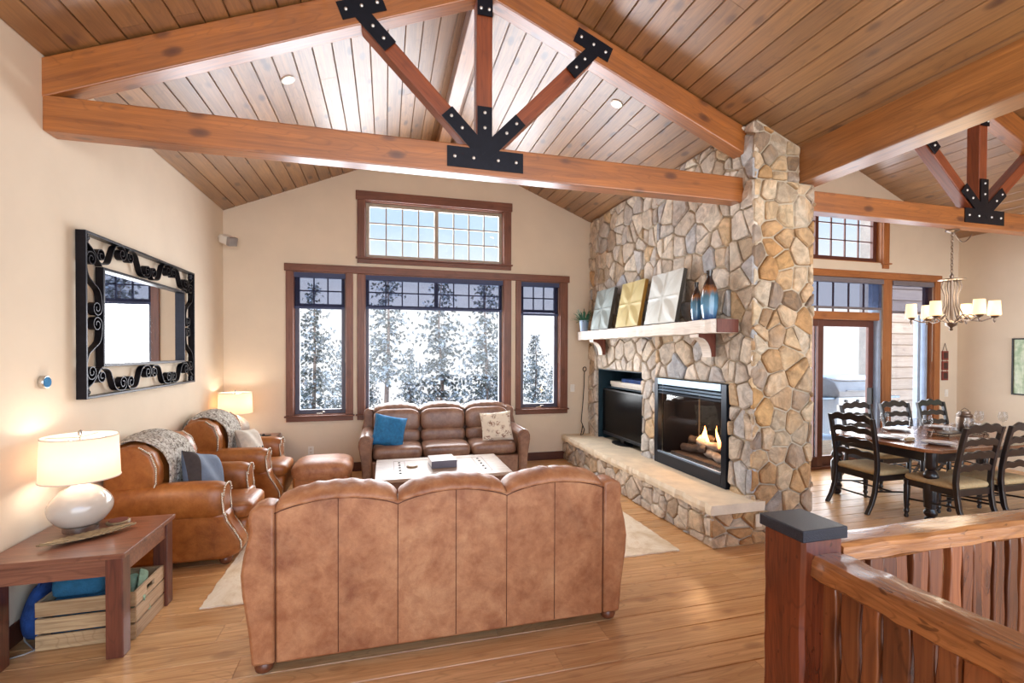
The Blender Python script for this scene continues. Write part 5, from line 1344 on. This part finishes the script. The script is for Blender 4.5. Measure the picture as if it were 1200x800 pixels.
def chandelier():
    cx, cy = 6.22, 3.87
    r = thing('chandelier', 'pewter chandelier with six lit glass shades over the dining table', 'chandelier', (cx, cy, 2.0)); mt = M['bronze']
    g = G(); g.lathe([(0, 0), (.012, .0), (.02, .015), (.012, .03), (.02, .04), (.05, .06), (.055, .09), (.03, .105), (.015, .12), (.014, .30), (.014, .60), (.02, .62), (.014, .64), (0, .66)], (0, 0, 0), 20, cap=False); mk('stem', g, mt, r, smooth=50)
    g = G(); g.lathe([(.085, .565), (.12, .575), (.122, .582), (.085, .59), (.0, .585)], (0, 0, 0), 28, cap=False); mk('collar', g, mt, r, smooth=50)
    for k in range(6):
        a = k * PI / 3 + .18; ca, sa = math.cos(a), math.sin(a)
        g = G(); g.tube([(q * ca, q * sa, z) for q, z in ((.07, .565), (.085, .50), (.055, .40), (.06, .28), (.10, .17), (.17, .11), (.25, .10), (.32, .13), (.35, .15))], [.007] * 9, 8); arm = mk('arm', g, mt, r, smooth=60)
        g = G(); g.tube([(q * ca, q * sa, z) for q, z in ((.03, .085), (.10, .13), (.15, .18), (.21, .155), (.25, .10))], .006, 6); mk('brace_arm', g, mt, arm, smooth=60)
        x, y = .35 * ca, .35 * sa
        g = G(); g.lathe([(0, .08), (.008, .09), (.014, .11), (.008, .13), (.03, .14), (.04, .155), (.03, .165), (0, .17)], (x, y, 0), 16, cap=False); mk('candle_cup', g, mt, r, smooth=50)
        g = G(); g.lathe([(.050, .160), (.056, .168), (.052, .23), (.046, .32)], (x, y, 0), 24, cap=False); g.v = g.v; mk('lamp_shade', g, M['glassshade'], r, smooth=180, solid=.004)
    z = .66; k = 0
    while z < 1.13:
        g = G() if k == 0 else g
        b = .022; c = [(b * .5 * math.cos(t * PI / 5), 0, b * math.sin(t * PI / 5)) for t in range(10)]
        g.tube([((p[0] if k % 2 else 0), (0 if k % 2 else p[0]), z + .018 + p[2]) for p in c], .0035, 5, True); z += .034; k += 1
    mk('chain', g, mt, r, smooth=60)
    g = G(); g.lathe([(0, 1.105), (.02, 1.11), (.06, 1.13), (.065, 1.143), (0, 1.143)], (0, 0, 0), 24, cap=False); mk('canopy', g, mt, r, smooth=50)
    g = G(); pts = [(.02 + .30 * t, 0, 1.12 - .10 * math.sin(PI * t)) for t in [i / 14 for i in range(15)]]; g.tube(pts, .006, 6); mk('swag_chain', g, mt, r, smooth=60)
    l = bpy.data.lights.new('chandelier_light', 'POINT'); l.energy = 13; l.color = (1, .84, .62); l.shadow_soft_size = .25
    o = bpy.data.objects.new('chandelier_light', l); COL.objects.link(o); o.parent = r; o.location = (0, 0, .40)
chandelier()

# ------------------------------------------------------------------ stair railing
def railing():
    r = thing('newel_post', 'square red-brown newel post with a black metal cap', 'post', (1.565, 1.465, 0))
    g = G(); n = 14; vs = []; h = .094
    for k in range(n + 1):
        z = 1.055 * k / n; e = lambda: R.uniform(-.003, .003)
        c = .012; o = [(-h + c, -h), (h - c, -h), (h, -h + c), (h, h - c), (h - c, h), (-h + c, h), (-h, h - c), (-h, -h + c)]
        vs += [(x + e(), y + e(), z) for x, y in o]
    fs = [tuple(range(8))[::-1], tuple(8 * n + i for i in range(8))] + [(8 * k + i, 8 * k + (i + 1) % 8, 8 * k + 8 + (i + 1) % 8, 8 * k + 8 + i) for k in range(n) for i in range(8)]
    g.add(vs, fs); mk('shaft', g, M['newel'], r, smooth=25)
    g = G(); g.box(-.104, .104, -.104, .104, 1.055, 1.10); mk('cap', g, M['cap'], r, bevel=.004)
    def rail(name, label, x0, x1, y0, y1, z0, z1, axis, mat, loc):
        r = thing('guard_rail', label, 'railing', loc, 0, None)
        n = 26; g = G(); vs = []
        L0, L1 = (x0, x1) if axis == 'X' else (y0, y1)
        b0, b1 = (y0, y1) if axis == 'X' else (x0, x1)
        for k in range(n + 1):
            t = L0 + (L1 - L0) * k / n; e = lambda q=.005: R.uniform(-q, q); c = .014
            pr = [(b0 + c, z0), (b1 - c, z0), (b1, z0 + c), (b1, z1 - c), (b1 - c, z1), ((b0 + b1) / 2, z1 + .004), (b0 + c, z1), (b0, z1 - c), (b0, z0 + c)]
            for (b, z) in pr: vs.append((t, b + e(), z + e(.004)) if axis == 'X' else (b + e(), t, z + e(.004)))
        m = 9; fs = [tuple(range(m)), tuple(n * m + i for i in range(m))[::-1]] + [(k * m + i, k * m + (i + 1) % m, (k + 1) * m + (i + 1) % m, (k + 1) * m + i) for k in range(n) for i in range(m)]
        vs = [(a - loc[0], b - loc[1], c) for a, b, c in vs]
        g.add(vs, fs); mk('handrail', g, mat, r, smooth=28)
        # live-edge boards below the rail
        t = min(L0, L1) + .01; mid = (b0 + b1) / 2
        while t < max(L0, L1) - .03:
            w = R.uniform(.058, .092); g = G(); nn = 16; L = []; Q = []
            p1, p2 = R.uniform(0, 6), R.uniform(0, 6)
            for k in range(nn + 1):
                z = .03 + (z0 - .03) * k / nn
                L.append((t + .004 * math.sin(z * 9 + p1) + .003 * math.sin(z * 23 + p2), z)); Q.append((t + w - .004 - .004 * math.sin(z * 8 + p2) - .003 * math.sin(z * 27 + p1), z))
            poly = L + Q[::-1]; d = R.uniform(-.012, .012)
            if axis == 'X': g.prism([(a - loc[0], z) for a, z in poly], mid - .016 + d - loc[1], mid + .016 + d - loc[1], 'Y', rr())
            else: g.prism([(a - loc[1], z) for a, z in poly], mid - .016 + d - loc[0], mid + .016 + d - loc[0], 'X', rr())
            mk('board', g, M['picket'], r, bevel=.005, smooth=30); t += w + R.choice((.001, .002, .006))
        g = G()
        if axis == 'X': g.box(x0 - loc[0], x1 - loc[0], y0 - loc[1], y1 - loc[1], 0, .03)
        else: g.box(x0 - loc[0], x1 - loc[0], y0 - loc[1], y1 - loc[1], 0, .03)
        mk('shoe_rail', g, mat, r, bevel=.004)
    rail('a', 'hewn handrail with live-edge boards running from the post toward the viewer', 1.505, 1.655, .25, 1.368, .915, 1.002, 'Y', M['railY'], (1.58, .80, 0))
    rail('b', 'hewn handrail with live-edge boards running right from the post past the dining table', 1.662, 4.2, 1.372, 1.50, .945, 1.027, 'X', M['rail'], (2.9, 1.436, 0))
railing()

# ------------------------------------------------------------------ outdoors
def outside():
    g = G()
    def f(u, v):
        x = -45 + 110 * u; y = 7.4 + 70 * v ** 1.5; return (x, y, -.25 - (0 if y < 10 else (y - 10) * .16) + .25 * math.sin(x * .35) * math.sin(y * .3) * min(1, (y - 7.4) / 6))
    g.grid(f, 60, 40); struct(mk('ground', g, M['snow'], smooth=180), 'snow-covered ground falling away behind the house', 'ground')
    g = G(); g.box(4.2, 14, 5.72, 9.0, -.24, -.03); struct(mk('ground_deck', g, M['snow'], bevel=.02), 'snow-covered deck outside the dining door', 'deck')
    # neighbouring wing with horizontal boards
    g = G(); x0, x1, y = 11.6, 22, 8.9; z = -.3
    while z < 6: g.prism([(y, z), (y - .045, z + .01), (y - .02, z + .27), (y, z + .275)], x0, x1, 'X', rr()); z += .28
    g.box(x0, x1, y, y + .2, -.3, 6, (.5, .5, .5)); w = mk('wall_exterior', g, M['siding']); struct(w, 'pale horizontal cedar siding of the wing outside the dining room', 'wall')
    g = G(); g.box(x0 - .16, x0 + .02, y - .08, y + .2, -.3, 6); b = mk('corner_board', g, M['sidetrim'], bevel=.008); b.parent = w
    r = thing('gas_grill', 'snow-dusted gas grill on the deck outside the glass door', 'grill', (9.25, 7.6, -.03))
    g = G(); g.box(-.62, .62, -.30, .30, .12, .86); mk('cabinet', g, M['white'], r, bevel=.01)
    g = G(); g.prism([(-.33, .88), (.33, .88), (.33, 1.02), (.22, 1.20), (.0, 1.27), (-.22, 1.18), (-.33, 1.0)], -.6, .6, 'X'); mk('lid', g, M['grey'], r, bevel=.02)
    g = G(); g.box(-.62, .62, -.34, -.29, .74, .88); mk('control_panel', g, M['white'], r, bevel=.006)
    for k in range(4): g = G(); g.lathe([(0, -.03), (.03, -.03), (.03, 0), (0, 0)], (-.45 + .3 * k, -.34, .81), 14, 'Y', cap=False); mk('knob', g, M['black'], r, smooth=40)
    for s in (-1, 1): g = G(); g.box(s * .85 - .22, s * .85 + .22, -.28, .28, .84, .88); mk('side_shelf', g, M['insertl'], r, bevel=.006)
    g = G(); g.tube([(-.45, -.36, 1.02), (.45, -.36, 1.02)], .014); mk('handle', g, M['grey'], r, smooth=60)
    for sx in (-1, 1):
        for sy in (-1, 1): g = G(); g.box(sx * .55 - .03, sx * .55 + .03, sy * .24 - .03, sy * .24 + .03, 0, .12); mk('leg', g, M['black'], r)
    g = G(); g.puff((0, .02, 1.25), (.58, .26, .06), (.7, .5), (28, 10)); mk('snow_cap', g, M['snow'], r, smooth=180)
outside()

def conifer(label, loc, H, base_r, z0, dense, seed, grp):
    """pine: trunk, drooping whorls of needle sprays, snow lying on the sprays"""
    q = random.Random(seed); r = thing('pine_tree', label, 'tree', loc, q.uniform(0, 6), grp)
    g = G(); g.tube([(.05 * math.sin(z * .7), .05 * math.cos(z * .9), z * H / 10) for z in range(11)], [.16 * H / 10 * (1 - .09 * k) for k in range(11)], 8); mk('trunk', g, M['bark'], r, smooth=60)
    g = G(); z = z0
    while z < H - .1:
        t = (z - z0) / (H - z0); L = base_r * (1 - t) ** .8 * q.uniform(.75, 1.1) + .12; nb = max(4, int(dense * (5 + 4 * (1 - t))))
        for k in range(nb):
            a = q.uniform(0, 2 * PI); l = L * q.uniform(.6, 1.1); dr = q.uniform(.05, .35); ca, sa = math.cos(a), math.sin(a)
            steps = max(3, int(l / .13))
            for j in range(steps):
                u = (j + .6) / steps; px, py, pz = ca * l * u, sa * l * u, z - dr * l * u * u + .1 * u + q.uniform(-.16, .16)
                for m in range(5):
                    b = a + q.uniform(-1.2, 1.2); s = q.uniform(.07, .17) * (1.1 - .4 * u); cb, sb = math.cos(b), math.sin(b)
                    e = (px + cb * s, py + sb * s, pz + q.uniform(-.12, .05)); wx, wy = -sb * s * .33, cb * s * .33
                    k_ = q.random(); c_ = k_ * .5 if q.random() < .62 else .56 + k_ * .44; c = (c_, c_, c_)
                    zz = q.uniform(-.05, .05)
                    g.add([(px, py, pz), (px + (e[0] - px) * .6 + wx, py + (e[1] - py) * .6 + wy, (pz + e[2]) / 2 + zz), e, (px + (e[0] - px) * .6 - wx, py + (e[1] - py) * .6 - wy, (pz + e[2]) / 2 - zz)], [(0, 1, 2, 3)], c)
        z += q.uniform(.16, .30) * (1.15 - .4 * t)
    mk('needles', g, M['needle'], r)
    return r
def gz(x, y): return -.25 - max(0, y - 10) * .16
def place(src, x, y, s, rz, label):
    c = copy_tree(src); c.location = (x, y, gz(x, y) - .2); c.scale = (s, s, s); c.rotation_euler = (0, 0, rz); c['label'] = label; return c
GT = 'snowy pines beyond the windows'
ta = conifer('tall snowy spruce filling the left tall window', (-2.55, 18.5, gz(0, 18.5) - .2), 6.0, 2.0, .6, 1.0, 11, GT)
tb = conifer('snowy pine with a bare reddish trunk at the left of the middle window', (.05, 17.0, gz(0, 17) - .2), 6.5, 1.5, 2.4, .9, 12, GT)
tc = conifer('dense snowy spruce in the right half of the middle window', (3.45, 16.5, gz(0, 16.5) - .2), 6.3, 1.6, .6, 1.25, 13, GT)
place(ta, 2.1, 18.8, 1.12, 1.0, 'snowy spruce with a dark trunk in the centre of the middle window')
place(tc, 5.0, 19.5, .98, 2.2, 'snowy spruce at the right edge of the middle window')
place(ta, 7.75, 24.0, .88, 3.0, 'small distant pine in the right tall window')
place(ta, -1.9, 23.5, .80, 4.0, 'shorter snowy spruce behind the spruce of the left window')
place(tc, 1.2, 25.0, .75, .5, 'low distant spruce between the two big pines of the middle window')
place(tc, 7.3, 28.0, .62, 1.5, 'low bushy spruce left of the small distant pine in the right window')
place(ta, 9.9, 27.0, .66, 2.5, 'low bushy spruce right of the small distant pine in the right window')
place(tc, -.75, 21.5, .62, 5.0, 'low spruce left of the bare-trunk pine')
# ------------------------------------------------------------------ light
def world():
    w = bpy.data.worlds.new('winter_sky'); S.world = w; w.use_nodes = True; t = w.node_tree; n = t.nodes; l = t.links
    bg = n['Background']; tc = n.new('ShaderNodeTexCoord'); sp = n.new('ShaderNodeSeparateXYZ'); l.new(tc.outputs['Generated'], sp.inputs[0])
    r = n.new('ShaderNodeValToRGB'); e = r.color_ramp.elements; e.new(.5)
    for q, (p, c) in zip(e, ((0.12, (.95, .97, 1.0, 1)), (.25, (.58, .77, 1.0, 1)), (.6, (.40, .62, 1.0, 1)))): q.position = p; q.color = c
    l.new(sp.outputs[2], r.inputs['Fac'])
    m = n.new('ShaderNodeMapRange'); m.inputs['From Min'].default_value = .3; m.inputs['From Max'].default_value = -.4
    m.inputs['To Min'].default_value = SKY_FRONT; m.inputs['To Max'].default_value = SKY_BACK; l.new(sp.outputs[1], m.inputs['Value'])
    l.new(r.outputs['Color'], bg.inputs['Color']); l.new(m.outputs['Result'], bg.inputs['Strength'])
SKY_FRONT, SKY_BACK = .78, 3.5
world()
def daylight(name, x0, x1, z0, z1, y, rad, col=(.96, .98, 1)):
    """daylight entering through one window opening"""
    l = bpy.data.lights.new(name, 'AREA'); l.shape = 'RECTANGLE'; l.size = x1 - x0; l.size_y = z1 - z0; l.energy = rad * PI * l.size * l.size_y; l.color = col
    o = bpy.data.objects.new(name, l); COL.objects.link(o); o.location = ((x0 + x1) / 2, y, (z0 + z1) / 2); o.rotation_euler = (-PI / 2, 0, 0)
for i, (a, b, c, d) in enumerate(WIN): daylight('daylight', a, b, c, d if i == 3 else 2.4, YB + .2, 8.5)
for i, (a, b, c, d) in enumerate(WD): daylight('daylight', max(a, 5.2), b, max(c, .1), d if i == 2 else 2.4, YD + .2, 4.0)
S.view_settings.view_transform = 'Standard'; S.view_settings.look = 'None'; S.view_settings.gamma = 1; S.view_settings.use_curve_mapping = False
S.view_settings.exposure = .55
S.cycles.max_bounces = 10; S.cycles.diffuse_bounces = 5; S.cycles.glossy_bounces = 4; S.cycles.transparent_max_bounces = 12; S.cycles.transmission_bounces = 4
S.cycles.sample_clamp_indirect = 6; S.cycles.caustics_reflective = False; S.cycles.caustics_refractive = False
try: S.cycles.use_denoising = True
except Exception: pass
